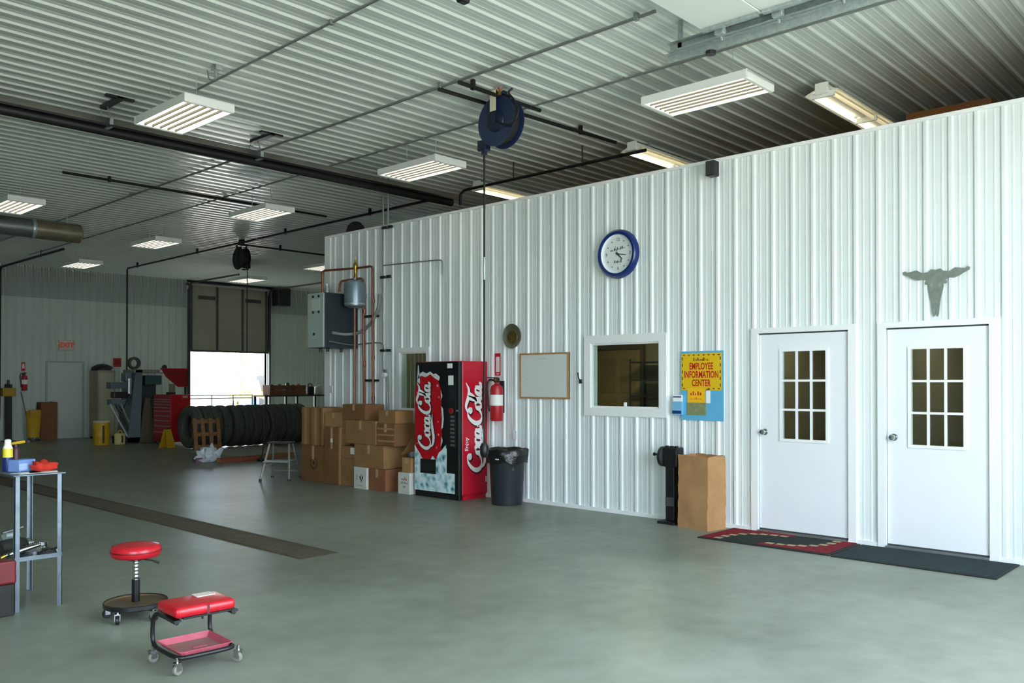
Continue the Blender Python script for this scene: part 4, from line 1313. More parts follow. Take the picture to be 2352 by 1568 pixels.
M_logo = mat('logo_white', (240, 240, 236), rough=0.35)
ks = 0.97 / 10.2
script_logo(vm, lambda a, b, i: vf(9.065 + b * ks, 0.66 + a * ks, 0.0048 + i * 0.00005), M_vblack, 'logo_shadow', 0.10)
script_logo(vm, lambda a, b, i: vf(9.075 + b * ks, 0.66 + a * ks, 0.0060 + i * 0.00005), M_logo, 'logo_lettering', 0.0)
k2 = 1.26 / 10.2
YSD = -0.4655
script_logo(vm, lambda a, b, i: (8.462 - b * 0.098 - 8.32, YSD - 0.0012 - i * 0.00005, 0.36 + a * k2 - 0.006), mat('logo_dark_red', (70, 8, 18), rough=0.4), 'logo_shadow', 0.10)
script_logo(vm, lambda a, b, i: (8.45 - b * 0.098 - 8.32, YSD - 0.0032 - i * 0.00005, 0.37 + a * k2), M_logo, 'logo_lettering', 0.02)
text_part('small_lettering', 'Enjoy', 0.085, M_logo, vm, lambda p, q: (8.165 - q - 8.32, YSD - 0.002, 0.76 + p), bold=0.001)
MB().box((8.53 - 8.32, YSD - 0.003, 0.22), (8.55 - 8.32, YSD - 0.0005, 0.30)).build('data_plate', M_paper, vm)

# ------------------------------------------------------------------ trash can
tc_ = thing('trash_can', 'round charcoal trash can lined with a black bag', 'trash can', (8.27, 7.83, 0))
MB().lathe([(0, 0.0), (0.20, 0.0), (0.205, 0.02), (0.235, 0.60), (0.245, 0.62), (0.25, 0.68), (0.232, 0.70), (0.225, 0.66), (0.20, 0.1), (0.0, 0.08)], 36).build('barrel', mat('charcoal_plastic', (40, 44, 49), rough=0.45, var=0.08, vscale=5), tc_, smooth=35)
# crumpled liner rolled over the rim
lm = MB()
rr_ = random.Random(3)
n = 40
rows = [(0.215, 0.48), (0.225, 0.70), (0.255, 0.735), (0.278, 0.72), (0.278, 0.64), (0.268, 0.55)]
vs, fs = [], []
for (r_, h_) in rows:
    for j in range(n):
        a = 2 * PI * j / n
        w_ = 0.012 * math.sin(a * 7 + h_ * 20) + rr_.uniform(-0.008, 0.008)
        dz = (0.018 * math.sin(a * 5 + 1.3) + rr_.uniform(-0.01, 0.01)) if h_ < 0.71 else 0.006 * math.sin(a * 6)
        vs.append(((r_ + w_) * math.cos(a), (r_ + w_) * math.sin(a), h_ + dz))
for i in range(len(rows) - 1):
    for j in range(n):
        fs.append((i * n + j, i * n + (j + 1) % n, (i + 1) * n + (j + 1) % n, (i + 1) * n + j))
lm.add(vs, fs)
lm.build('bag_liner', mat('black_bag', (20, 21, 22), rough=0.28, spec=0.6, bump=0.5, bscale=18), tc_, smooth=70)
MB().box((-0.26, -0.09, 0.60), (-0.245, 0.0, 0.615)).build('rim_label', M_paper, tc_)

# ------------------------------------------------------------------ paper bag, pedestal, mats
M_kraft = mat('kraft_paper', (176, 134, 92), rough=0.8, spec=0.25, var=0.12, vscale=5, bump=0.35, bscale=9)
pb = thing('paper_bag', 'tall brown kraft paper lawn bag standing beside the glazed door', 'bag', (8.375, 4.97, 0.0), math.radians(-10))
# crumpled open-topped sack: grid-sided box with pushed-in gusset
vs, fs = [], []
lev = 12
hw, hd = 0.15, 0.21
rr_ = random.Random(11)
ring = []
for i in range(8):
    ring.append((-hw, hd - 2 * hd * i / 8))
for i in range(6):
    ring.append((-hw + 2 * hw * i / 6, -hd))
for i in range(8):
    ring.append((hw, -hd + 2 * hd * i / 8))
for i in range(6):
    ring.append((hw - 2 * hw * i / 6, hd))
nr = len(ring)
H_ = 0.80
for l in range(lev + 1):
    z = H_ * l / lev
    for (x, y) in ring:
        g = 0.0
        bx_, by_ = x, y
        if abs(abs(y) - hd) < 1e-6:
            by_ = y * (1 - 0.09 * (1 - abs(x) / hw) * math.sin(PI * min(1, z / H_ + 0.1)))
        if abs(abs(x) - hw) < 1e-6:
            bx_ = x * (1 + 0.05 * (1 - abs(y) / hd) * math.sin(2 * PI * z / H_))
        j = 0.006 if l > 0 else 0.0
        vs.append((bx_ + rr_.uniform(-j, j), by_ + rr_.uniform(-j, j), z + (rr_.uniform(-0.008, 0.008) if l == lev else 0)))
for l in range(lev):
    for i in range(nr):
        fs.append((l * nr + i, l * nr + (i + 1) % nr, (l + 1) * nr + (i + 1) % nr, (l + 1) * nr + i))
fs.append(tuple(range(nr - 1, -1, -1)))
MB().add(vs, fs).build('bag_body', M_kraft, pb, smooth=25)
MB().add([(x * 0.93, y * 0.93, 0.74) for x, y in ring], [tuple(range(nr))]).build('bag_contents', mat('bag_fill_paper', (150, 128, 104), rough=0.9, var=0.2, vscale=12), pb)  # contents a greyer brown than the bag

pd = thing('grinder_pedestal', 'black steel pedestal with a round wheel and spindle behind the paper bag', 'pedestal', (8.42, 5.375, 0.0))
MB().bbox((-0.12, -0.10, 0.0), (0.12, 0.13, 0.03), 0.006, 1).build('base_plate', M_black, pd)
MB().bbox((-0.055, -0.06, 0.03), (0.055, 0.06, 0.66), 0.012).build('column', M_black, pd)
MB().bbox((-0.075, -0.11, 0.64), (0.075, 0.08, 0.87), 0.02).build('head', M_black, pd)
MB().lathe([(0, 0), (0.10, 0), (0.115, 0.012), (0.115, 0.05), (0.10, 0.06), (0.04, 0.065), (0, 0.065)], 28, (0, 0.085, 0.755), 'y').build('wheel', mat('dark_wheel', (34, 35, 36), rough=0.6), pd, smooth=40)
MB().lathe([(0, 0.15), (0.012, 0.15), (0.012, 0.23), (0.02, 0.235), (0.02, 0.25), (0, 0.25)], 12, (0, 0, 0.775), 'y').build('spindle', M_black, pd, smooth=40)
for k in range(3):
    MB().box((-0.07, -0.10 + k * 0.06, 0.868), (-0.03, -0.07 + k * 0.06, 0.885)).build('cap_bolt', M_black, pd)
MB().box((-0.057, -0.058, 0.20), (-0.0555, 0.058, 0.30)).build('faded_label', mat('faded_grey_label', (74, 68, 72), rough=0.7), pd)

M_matb = mat('dark_green_black_carpet', (40, 48, 46), rough=0.95, spec=0.2, var=0.25, vscale=30, bump=0.3, bscale=120)
m1 = thing('entrance_mat', 'dark door mat with red corner bands and a cream stepped pattern', 'mat', (8.20, 4.00, 0.0))
MB().bbox((-0.39, -0.70, 0.0), (0.365, 0.69, 0.010), 0.004, 1).build('rubber_base', mat('mat_rubber', (22, 23, 22), rough=0.8), m1)
MB().box((-0.365, -0.675, 0.010), (0.345, 0.665, 0.013)).build('pile', M_matb, m1)
M_mr = mat('dark_red_carpet', (122, 26, 38), rough=0.95, spec=0.2, var=0.2, vscale=30)
M_mc = mat('cream_carpet', (176, 160, 128), rough=0.95, spec=0.2, var=0.15, vscale=30)
# red band round the left end / top and the right end / bottom, with cream steps inside
for s in (1, -1):
    b_ = MB()
    b_.prism([(s * 0.345, s * -0.05), (s * 0.345, s * 0.665), (s * -0.365, s * 0.665), (s * -0.365, s * 0.50), (s * -0.20, s * 0.50), (s * -0.02, s * 0.47), (s * 0.12, s * 0.36), (s * 0.20, s * 0.20), (s * 0.24, s * -0.05)], 0.0131, 0.0142, lambda a, b, d: (a, b, d))
    b_.build('red_band', M_mr, m1)
    for k, (a, b) in enumerate([(-0.30, 0.49), (-0.17, 0.485), (-0.05, 0.46), (0.06, 0.41), (0.14, 0.33), (0.19, 0.24), (0.215, 0.14), (0.225, 0.03)]):
        MB().box((s * a - 0.035, s * b - 0.04, 0.0143), (s * a + 0.035, s * b + 0.04, 0.0152)).build('cream_step', M_mc, m1)
m2 = thing('entrance_mat', 'plain dark green-black ribbed door mat under the skull door', 'mat', (8.19, 2.60, 0.0))
MB().bbox((-0.395, -0.69, 0.0), (0.365, 0.685, 0.010), 0.004, 1).build('rubber_base', MATS['mat_rubber'], m2)
MB().box((-0.37, -0.665, 0.010), (0.345, 0.66, 0.013)).build('pile', mat('slate_green_carpet', (44, 56, 58), rough=0.95, spec=0.2, var=0.25, vscale=40, bump=0.3, bscale=140), m2)


# ------------------------------------------------------------------ cardboard boxes by the office wall
def carton(label, x0, x1, y0, y1, z0, z1, m, tape=True, rot=0.0, open_flaps=False, extras=None, name='cardboard_box'):
    cx, cy = (x0 + x1) / 2, (y0 + y1) / 2
    r = thing(name, label, 'box', (cx, cy, z0), rot)
    hx, hy, h = (x1 - x0) / 2 - 0.002, (y1 - y0) / 2 - 0.002, z1 - z0 - 0.001
    MB().bbox((-hx, -hy, 0.0), (hx, hy, h), 0.005, 1).build('carton_body', m, r)
    if tape:
        t_ = MB()
        t_.box((-hx - 0.0012, -0.028, h * 0.62), (-hx - 0.0002, 0.028, h - 0.003))
        t_.box((-hx, -0.028, h + 0.0002), (hx, 0.028, h + 0.0012))
        t_.build('tape', M_tape, r)
    # flap seams
    MB().box((-hx + 0.004, -0.0025, h + 0.0001) if not tape else (-hx - 0.0012, -hy + 0.01, h * 0.985), (hx - 0.004, 0.0025, h + 0.0005) if not tape else (-hx - 0.0002, hy - 0.01, h * 0.992)).build('flap_seam', M_card3, r)
    if open_flaps:
        for s in (-1, 1):
            MB().add([(-hx, s * hy, h), (hx, s * hy, h), (hx, s * (hy + 0.10), h + 0.05), (-hx, s * (hy + 0.10), h + 0.05)], [(0, 1, 2, 3)]).build('flap', m, r)
    return r, hx, hy, h


def circ_mark(r, hx, y, z, rad):
    MB().lathe([(rad, -0.0006), (rad * 0.72, -0.0006)], 28, (-hx, y, z), 'x').build('round_print', mat('brown_ink', (70, 46, 34), rough=0.8), r)
    MB().lathe([(rad * 0.4, -0.0006), (0.0001, -0.0006)], 5, (-hx, y, z), 'x').build('round_print', MATS['brown_ink'], r)


r, hx, hy, h = carton('large cardboard box with a round printed mark, at the bottom of the end stack', 8.0, 8.50, 11.57, 12.25, 0, 0.585, M_card3)
circ_mark(r, hx, -0.02, 0.30, 0.10)
r, hx, hy, h = carton('tall ridged cardboard carton standing on the round-marked box', 8.02, 8.45, 11.66, 12.27, 0.585, 1.20, M_card, tape=False)
for k in range(4):
    MB().box((-hx - 0.004, -hy + 0.04 + k * 0.14, 0.004), (-hx - 0.0002, -hy + 0.10 + k * 0.14, h - 0.004)).build('corner_strip', M_card2 if k % 2 else M_card3, r)
r, hx, hy, h = carton('tall narrow cardboard box with a lit edge painted pale next to the end stack', 7.98, 8.34, 11.18, 11.56, 0, 0.90, M_card3)
MB().box((-hx - 0.0014, -0.03, 0.66), (-hx - 0.0003, 0.03, 0.72)).build('white_sticker', M_paper, r)
MB().box((-hx + 0.02, -hy - 0.003, 0.0), (hx * 0.2, -hy - 0.0003, h)).build('painted_lit_strip', M_card2, r)  # paler tan puts the light on this side into the colour
r, hx, hy, h = carton('wide tan box resting on the tall narrow box', 8.03, 8.45, 11.17, 11.62, 0.90, 1.125, M_card2)
r, hx, hy, h = carton('squat cardboard box with a white sticker under the middle pile', 8.00, 8.40, 10.76, 11.14, 0.0, 0.62, M_card, tape=False)
MB().box((-hx - 0.0014, -0.15, 0.50), (-hx - 0.0003, -0.05, 0.60)).build('white_sticker', M_paper, r)
MB().box((-hx - 0.0014, -hy + 0.01, 0.43), (-hx - 0.0003, hy - 0.01, 0.438)).build('seam_line', M_card3, r)
# white cartons
r, hx, hy, h = carton('small white carton with a dark leaf emblem at the foot of the box pile', 7.92, 8.22, 10.39, 10.71, 0.0, 0.325, mat('white_carton', (206, 206, 198), rough=0.7, var=0.04, vscale=6), tape=False)
emb = mat('emblem_navy', (22, 32, 44), rough=0.6)
for s in (-1, 1):
    MB().prism([(0.0, -0.055), (s * 0.016, -0.02), (s * 0.045, 0.03), (s * 0.035, 0.055), (s * 0.008, 0.02)], -0.0004, -0.0010, lambda a, b, d, hx=hx: (-hx + d, a - 0.03, 0.15 + b)).build('emblem_leaf', emb, r)
MB().prism([(0, 0.03), (0.012, 0.05), (0, 0.085), (-0.012, 0.05)], -0.0004, -0.0010, lambda a, b, d, hx=hx: (-hx + d, a - 0.03, 0.15 + b)).build('emblem_leaf', mat('emblem_grey', (120, 134, 134), rough=0.6), r)
marks('side_print', mat('green_grey_print', (100, 122, 110), rough=0.7), r, lambda p, q, hx=hx: (-hx - 0.0008, 0.09 + q, 0.18 + p), 0.10, 0.03, 6, 8)
marks('side_print', mat('grey_print', (140, 142, 144), rough=0.7), r, lambda p, q, hx=hx: (-hx - 0.0008, -p, 0.05 + q), 0.18, 0.02, 9, 12)
r, hx, hy, h = carton('wide cardboard box on top of the white leaf carton', 7.95, 8.40, 10.02, 10.74, 0.326, 0.67, M_card)
r, hx, hy, h = carton('reddish-brown cardboard box on the floor beside the leaf carton', 7.95, 8.35, 9.98, 10.385, 0.0, 0.325, mat('reddish_cardboard', (138, 88, 58), rough=0.85, var=0.12, vscale=4))
r, hx, hy, h = carton('long brown box in the middle tier of the box pile', 7.96, 8.38, 10.22, 10.98, 0.671, 1.03, M_card)
r, hx, hy, h = carton('striped brown box in the middle tier beside the leaning cardboard', 7.97, 8.36, 9.80, 10.215, 0.671, 1.0, M_card3)
for k in range(3):
    MB().box((-hx - 0.0014, -hy + 0.01, 0.06 + k * 0.09), (-hx - 0.0003, hy - 0.01, 0.085 + k * 0.09)).build('printed_stripe', M_card2, r)
r, hx, hy, h = carton('dark topmost box at the boiler end of the middle pile', 7.99, 8.36, 10.52, 11.1, 1.031, 1.27, M_card3)
r, hx, hy, h = carton('shallow lidded brown box topmost beside the pump', 7.99, 8.33, 9.80, 10.20, 1.001, 1.19, M_card)
r, hx, hy, h = carton('white carton with red print beside the vending machine', 7.98, 8.28, 9.47, 9.735, 0.0, 0.31, MATS['white_carton'], tape=False)
marks('red_print', mat('faded_red_print', (150, 70, 78), rough=0.7), r, lambda p, q, hx=hx: (-hx - 0.0008, -0.02 - p, 0.22 + q), 0.12, 0.045, 4, 3)
marks('red_print', MATS['faded_red_print'], r, lambda p, q, hx=hx: (-hx - 0.0008, -0.02 - p, 0.165 + q), 0.16, 0.03, 7, 4)
marks('red_print', mat('dull_mauve_print', (120, 96, 98), rough=0.7), r, lambda p, q, hx=hx: (-hx - 0.0008, -0.02 - p, 0.11 + q), 0.06, 0.03, 2, 5)
r, hx, hy, h = carton('small tan box sitting on the red-print white carton', 8.02, 8.26, 9.48, 9.69, 0.311, 0.52, M_card2)
ls = thing('leaning_cardboard', 'flattened cardboard sheet leaning between box pile and vending machine', 'cardboard', (8.30, 9.555, 0.53))
MB().add([(-0.20, 0.24, 0.02), (-0.10, -0.05, 0.42), (0.14, -0.05, 0.46), (0.08, 0.24, 0.06), (-0.195, 0.247, 0.025), (-0.095, -0.043, 0.425), (0.145, -0.043, 0.465), (0.085, 0.247, 0.065)], [(0, 1, 2, 3), (4, 7, 6, 5), (0, 4, 5, 1), (1, 5, 6, 2), (2, 6, 7, 3), (3, 7, 4, 0)]).build('sheet', M_card2, ls)
MB().add([(-0.10, 0.02, 0.0), (-0.06, -0.08, 0.30), (0.12, -0.08, 0.32), (0.08, 0.02, 0.0), (-0.10, 0.03, 0.0), (-0.06, -0.07, 0.305), (0.12, -0.07, 0.325), (0.08, 0.03, 0.0)], [(0, 1, 2, 3), (4, 7, 6, 5), (0, 4, 5, 1), (1, 5, 6, 2), (2, 6, 7, 3), (3, 7, 4, 0)]).build('flap', M_card3, ls)

# ------------------------------------------------------------------ aluminium step stool
ss = thing('step_stool', 'small folding aluminium step stool standing by the boxes', 'step stool', (7.80, 12.55, 0.0), math.radians(-52))


def leg(a, b, nm='leg'):
    MB().tube([a, b], 0.017, 4).build(nm, M_alu, ss)
    MB().lathe([(0, 0), (0.024, 0), (0.024, 0.035), (0, 0.035)], 8, (a[0], a[1], 0)).build('rubber_foot', M_black, ss)


for s in (-1, 1):
    leg((s * 0.24, -0.27, 0.02), (s * 0.165, -0.06, 0.60))
    leg((s * 0.24, 0.27, 0.02), (s * 0.165, 0.10, 0.60))
MB().bbox((-0.20, -0.10, 0.595), (0.20, 0.14, 0.625), 0.008).build('top_step', mat('dark_step_tread', (50, 54, 54), rough=0.6), ss)
MB().bbox((-0.205, -0.26, 0.30), (0.205, -0.13, 0.325), 0.006).build('lower_step', M_alu, ss)
MB().tube([(-0.20, 0.20, 0.30), (0.20, 0.20, 0.30)], 0.010, 8).build('rear_brace', M_alu, ss)
MB().tube([(-0.225, 0.245, 0.12), (0.225, 0.245, 0.12)], 0.010, 8).build('rear_brace', M_alu, ss)
for s in (-1, 1):
    MB().tube([(s * 0.21, -0.19, 0.24), (s * 0.21, 0.19, 0.24)], 0.008, 6).build('side_spreader', M_alu, ss)


# ------------------------------------------------------------------ round mechanic's stool
def caster(parent, loc, ang, s=1.0, wm=None):
    c = MB()
    c.box((-0.018 * s, -0.014 * s, 0.055 * s), (0.018 * s, 0.014 * s, 0.062 * s))
    for q in (-1, 1):
        c.box((-0.012 * s, q * 0.014 * s - 0.002, 0.022 * s), (0.016 * s, q * 0.014 * s + 0.002, 0.062 * s))
    c.tube([(0, 0, 0.060 * s), (0, 0, 0.085 * s)], 0.007 * s, 8)
    o = c.build('caster', M_chrome, parent)
    o.location = loc
    o.rotation_euler = (0, 0, ang)
    w = MB().lathe([(0, -0.010 * s), (0.022 * s, -0.010 * s), (0.026 * s, -0.006 * s), (0.026 * s, 0.006 * s), (0.022 * s, 0.010 * s), (0, 0.010 * s)], 18, (0.004 * s, 0, 0.026 * s), 'y').build('wheel', wm or M_black, o, smooth=40)
    return o


so = thing('mechanic_stool', 'round red padded mechanic stool on a wheeled disc base', 'stool', (2.545, 5.90, 0.0))
MB().lathe([(0, 0.415), (0.14, 0.415), (0.155, 0.425), (0.162, 0.445), (0.162, 0.47), (0.152, 0.49), (0.12, 0.499), (0.0, 0.503)], 40).build('seat', M_red, so, smooth=50)
MB().lathe([(0.163, 0.452), (0.1655, 0.457), (0.163, 0.462)], 40).build('seat_piping', mat('dark_red_vinyl', (120, 14, 28), rough=0.4), so, smooth=60)
MB().lathe([(0, 0.385), (0.03, 0.385), (0.09, 0.405), (0.12, 0.415), (0, 0.415)], 24).build('seat_plate', M_black, so, smooth=40)
MB().tube([(0, 0, 0.11), (0, 0, 0.26)], 0.027, 18).build('outer_column', mat('black_gloss', (20, 20, 24), rough=0.25), so, smooth=40)
cols = [(0.019, 0.26)]
for k in range(5):
    z = 0.27 + k * 0.024
    cols += [(0.019, z), (0.0215, z + 0.004), (0.0215, z + 0.012), (0.019, z + 0.016)]
cols += [(0.019, 0.395)]
MB().lathe(cols, 18).build('screw_column', M_chrome, so, smooth=40)
MB().tube([(0.02, -0.01, 0.395), (0.08, -0.06, 0.385), (0.12, -0.09, 0.365)], [0.005, 0.005, 0.009], 8).build('lever', M_black, so, smooth=40)
MB().lathe([(0, 0.10), (0.18, 0.10), (0.19, 0.103), (0.197, 0.112), (0.20, 0.112), (0.20, 0.086), (0.18, 0.082), (0, 0.082)], 48).build('base_tray', mat('rusty_tray', (120, 96, 66), rough=0.5, metal=0.3, rgb2=(84, 74, 60), var=0.3, vscale=8), so, smooth=35)
MB().lathe([(0.2005, 0.084), (0.206, 0.09), (0.206, 0.114), (0.2005, 0.118), (0.196, 0.114)], 48).build('tray_rim', M_black, so, smooth=40)
for k in range(5):
    a = math.radians(-150 + k * 72)
    caster(so, (0.185 * math.cos(a), 0.185 * math.sin(a), 0.0), a + 0.6, 1.15)

# ------------------------------------------------------------------ rolling creeper seat
cs = thing('creeper_seat', 'low rolling creeper seat with red padded top and pink tool tray', 'creeper seat', (2.365, 4.70, 0.0), math.radians(-3))
MB().bbox((-0.19, -0.19, 0.315), (0.16, 0.075, 0.375), 0.024, 4).build('seat', M_red, cs, smooth=50)
MB().bbox((-0.14, -0.17, 0.302), (0.14, 0.06, 0.316), 0.004, 1).build('seat_board', M_black, cs)
MB().bbox((0.0, -0.03, 0.3755), (0.11, 0.05, 0.381), 0.002, 1).build('white_seat_patch', mat('white_seat_vinyl', (224, 216, 206), rough=0.6), cs)  # off-white patch on the red seat top
MB().box((-0.012, -0.1905, 0.318), (0.002, -0.1895, 0.372)).build('seat_seam', mat('dark_red_seam', (110, 12, 26), rough=0.5), cs)
for s in (-1, 1):
    u = catmull([(s * 0.165, -0.15, 0.285), (s * 0.165, 0.08, 0.288), (s * 0.168, 0.145, 0.275), (s * 0.17, 0.17, 0.235), (s * 0.17, 0.178, 0.16), (s * 0.17, 0.165, 0.115), (s * 0.17, 0.12, 0.096), (s * 0.17, 0.0, 0.094), (s * 0.165, -0.10, 0.094), (s * 0.14, -0.165, 0.094), (0.0, -0.175, 0.094)], 5)
    MB().tube(u, 0.0125, 10).build('frame_tube', M_black, cs, smooth=40)
    MB().box((s * 0.165 - 0.02, -0.16, 0.290), (s * 0.165 + 0.02, 0.05, 0.302)).build('seat_bracket', M_black, cs)
tr_ = MB()
M_pink = mat('faded_pink_tray', (196, 92, 108), rough=0.5, var=0.15, vscale=10)
o_ = [(-0.15, -0.155), (-0.13, -0.165), (0.13, -0.165), (0.15, -0.155), (0.155, 0.15), (-0.155, 0.15)]
vs = [(x, y, 0.125) for x, y in o_] + [(x * 0.86, y * 0.86, 0.092) for x, y in o_] + [(x * 1.04, y * 1.04, 0.122) for x, y in o_]
n = len(o_)
fs = [(i, (i + 1) % n, n + (i + 1) % n, n + i) for i in range(n)] + [(2 * n + i, 2 * n + (i + 1) % n, (i + 1) % n, i) for i in range(n)]
tr_.add(vs, fs)
tr_.build('tray_rim', M_pink, cs)
MB().add([(x * 0.86, y * 0.86, 0.0925) for x, y in o_], [tuple(range(n))]).build('tray_floor', mat('dusty_tray_floor', (150, 132, 118), rough=0.7, rgb2=(170, 96, 100), var=0.3, vscale=7), cs)
MB().box((-0.02, -0.03, 0.0932), (0.06, -0.01, 0.097)).build('tray_mark', M_pink, cs)
MB().tube([(0.0, -0.10, 0.302), (0.0, -0.10, 0.27)], 0.006, 8).build('seat_bolt', M_black, cs)
for (x, y, a) in ((-0.165, -0.15, 0.4), (0.185, -0.16, 2.0), (-0.175, 0.165, 0.2), (0.175, 0.165, 1.2)):
    caster(cs, (x, y, 0.0), a, 1.15, mat('grey_wheel', (136, 132, 124), rough=0.4))

# ------------------------------------------------------------------ welded steel work stand at the left edge
M_steel = mat('mill_steel', (112, 124, 132), rough=0.4, metal=0.6, var=0.2, vscale=10)
tb = thing('work_stand', 'tall narrow welded steel work stand with a lower shelf', 'table', (2.17, 6.96, 0.0))
for (x, y) in ((-0.155, -0.335), (0.155, -0.335), (0.165, 0.335), (-0.155, 0.335)):
    sx_, sy_ = (1 if x < 0 else -1), (1 if y < 0 else -1)
    l_ = MB()
    l_.box((min(x, x + sx_ * 0.032), min(y, y + sy_ * 0.004), 0.0), (max(x, x + sx_ * 0.032), max(y, y + sy_ * 0.004), 0.944))
    l_.box((min(x, x + sx_ * 0.004), min(y, y + sy_ * 0.032), 0.0), (max(x, x + sx_ * 0.004), max(y, y + sy_ * 0.032), 0.944))
    l_.build('leg', M_steel, tb)
MB().bbox((-0.17, -0.35, 0.945), (0.175, 0.35, 0.956), 0.003, 1).build('table_top', M_steel, tb)
for (lo, hi) in (((-0.155, -0.338, 0.35), (0.155, -0.334, 0.38)), ((-0.155, 0.334, 0.35), (0.16, 0.338, 0.38)), ((0.154, -0.33, 0.35), (0.158, 0.33, 0.38)), ((-0.158, -0.33, 0.35), (-0.154, 0.33, 0.38))):
    MB().box(lo, hi).build('shelf_rail', M_steel, tb)
MB().box((-0.150, -0.333, 0.352), (0.150, 0.333, 0.357)).build('shelf', M_steel, tb)
# things on the stand
TZ = 0.957
for i, (x, y, a) in enumerate(((2.13, 6.73, 0.2), (2.23, 6.72, -0.3))):
    p = MB().box((-0.09, -0.06, 0.0), (0.09, 0.06, 0.002)).build('paper_sheet', M_paper, None, loc=(x, y, TZ))
    p.rotation_euler = (0, 0, a)
    tag(p, 'white paper sheet lying ' + ('under the blue towel box' if i == 0 else 'under the red rag') + ' on the steel stand', 'paper')
cn = thing('spray_can', 'blue and yellow spray can with white cap on the steel stand', 'spray can', (2.075, 6.98, TZ))
MB().lathe([(0, 0), (0.032, 0), (0.033, 0.004), (0.033, 0.10)], 20).build('can_body', mat('can_blue', (26, 44, 120), rough=0.3, spec=0.6), cn, smooth=40)
MB().lathe([(0.0331, 0.10), (0.0331, 0.165)], 20).build('yellow_label', mat('can_yellow', (232, 216, 60), rough=0.35), cn, smooth=40)
MB().lathe([(0.0165, 0.118), (0.0001, 0.118)], 12, (0, 0, 0), 'z').build('can_ring', M_chrome, cn)
MB().lathe([(0.033, 0.165), (0.025, 0.185), (0.022, 0.19), (0.022, 0.225), (0.012, 0.232), (0, 0.232)], 18).build('cap', M_white, cn, smooth=40)
tw = thing('towel_box', 'pale blue shop towel box on the steel stand', 'box', (2.135, 6.87, TZ + 0.002), 0.5)
MB().bbox((-0.075, -0.05, 0.0), (0.075, 0.05, 0.085), 0.004, 1).build('carton', mat('towel_blue', (116, 148, 208), rough=0.6, var=0.06, vscale=10), tw)
MB().box((-0.077, -0.052, 0.015), (0.0, -0.0502, 0.06)).build('printed_patch', mat('towel_blue_light', (160, 186, 226), rough=0.6), tw)
rg = thing('shop_rag', 'crumpled red shop rag on the steel stand', 'rag', (2.26, 6.80, TZ + 0.002))
bmr = bmesh.new()
bmesh.ops.create_icosphere(bmr, subdivisions=3, radius=1.0)
rr_ = random.Random(21)
for v in bmr.verts:
    nn = 1 + 0.22 * math.sin(v.co.x * 5 + 1) * math.cos(v.co.y * 6) + 0.12 * math.sin(v.co.z * 9 + v.co.x * 7)
    v.co = Vector((v.co.x * 0.085 * nn, v.co.y * 0.06 * nn, max(0.0, (v.co.z + 0.75) * 0.04 * nn)))
me = bpy.data.meshes.new('rag_cloth')
bmr.to_mesh(me); bmr.free()
me.materials.append(mat('rag_red', (190, 56, 44), rough=0.9, spec=0.1, var=0.2, vscale=20))
me.polygons.foreach_set('use_smooth', [True] * len(me.polygons))
obj_of('rag_cloth', me, rg)
bl_ = thing('aerosol_can', 'dark red and black aerosol can behind the blue towel box', 'spray can', (2.15, 7.06, TZ))
MB().lathe([(0, 0), (0.03, 0), (0.03, 0.15), (0.022, 0.165)], 18).build('can_body', mat('maroon_can', (70, 26, 34), rough=0.4), bl_, smooth=40)
MB().lathe([(0.022, 0.165), (0.022, 0.19), (0, 0.192)], 18).build('cap', M_black, bl_, smooth=40)
hm = thing('yellow_hammer', 'yellow-handled hammer lying across the cans on the stand', 'hammer', (2.12, 7.03, TZ + 0.21), 0.35)
MB().tube([(-0.06, 0, 0), (0.0, 0, 0.004), (0.10, 0, 0.012)], [0.009, 0.011, 0.012], 10).build('handle', M_yellow, hm, smooth=40)
MB().bbox((0.10, -0.035, 0.0), (0.125, 0.035, 0.024), 0.006).build('head', M_grime, hm)
hm.location = (2.12, 7.04, TZ + 0.190)
SZ = 0.358
gr = thing('engine_part', 'chrome and black starter motor on the lower shelf of the stand', 'engine part', (2.10, 6.93, SZ), 0.4)
MB().lathe([(0, -0.12), (0.05, -0.12), (0.055, -0.08), (0.055, 0.06), (0.045, 0.09), (0, 0.09)], 22, (0, 0, 0.056), 'x').build('motor_case', M_grime, gr, smooth=40)
MB().lathe([(0, 0.09), (0.04, 0.09), (0.04, 0.12), (0.018, 0.125), (0.018, 0.16), (0, 0.16)], 18, (0, 0, 0.056), 'x').build('nose', M_chrome, gr, smooth=40)
MB().lathe([(0, -0.06), (0.026, -0.06), (0.026, 0.05), (0, 0.05)], 16, (0.0, 0.02, 0.135), 'x').build('solenoid', M_galv, gr, smooth=40)
MB().tube([(-0.12, -0.03, 0.17), (0.05, -0.03, 0.185)], 0.011, 10).build('chrome_bar', M_chrome, gr, smooth=40)
hb2 = thing('wheel_hub', 'shiny machined hub ring on the lower shelf beside the motor', 'engine part', (2.225, 6.86, SZ))
MB().lathe([(0.03, 0.0), (0.075, 0.0), (0.078, 0.02), (0.06, 0.03), (0.045, 0.06), (0.03, 0.06), (0.03, 0.0)], 28).build('hub_ring', M_alu, hb2, smooth=40)
for k in range(5):
    a = k * 2 * PI / 5
    MB().lathe([(0, 0.0), (0.007, 0.0), (0.007, 0.03), (0, 0.03)], 8, (0.062 * math.cos(a), 0.062 * math.sin(a), 0.028)).build('stud', M_chrome, hb2)
wr = thing('air_ratchet', 'chrome air ratchet leaning on the motor on the lower shelf', 'tool', (2.085, 6.73, SZ), 0.1)
MB().tube([(-0.10, 0, 0.03), (0.02, 0, 0.055), (0.14, 0, 0.075)], [0.018, 0.02, 0.012], 12).build('body', M_chrome, wr, smooth=40)
MB().bbox((0.13, -0.02, 0.06), (0.18, 0.02, 0.095), 0.008).build('head', M_chrome, wr)
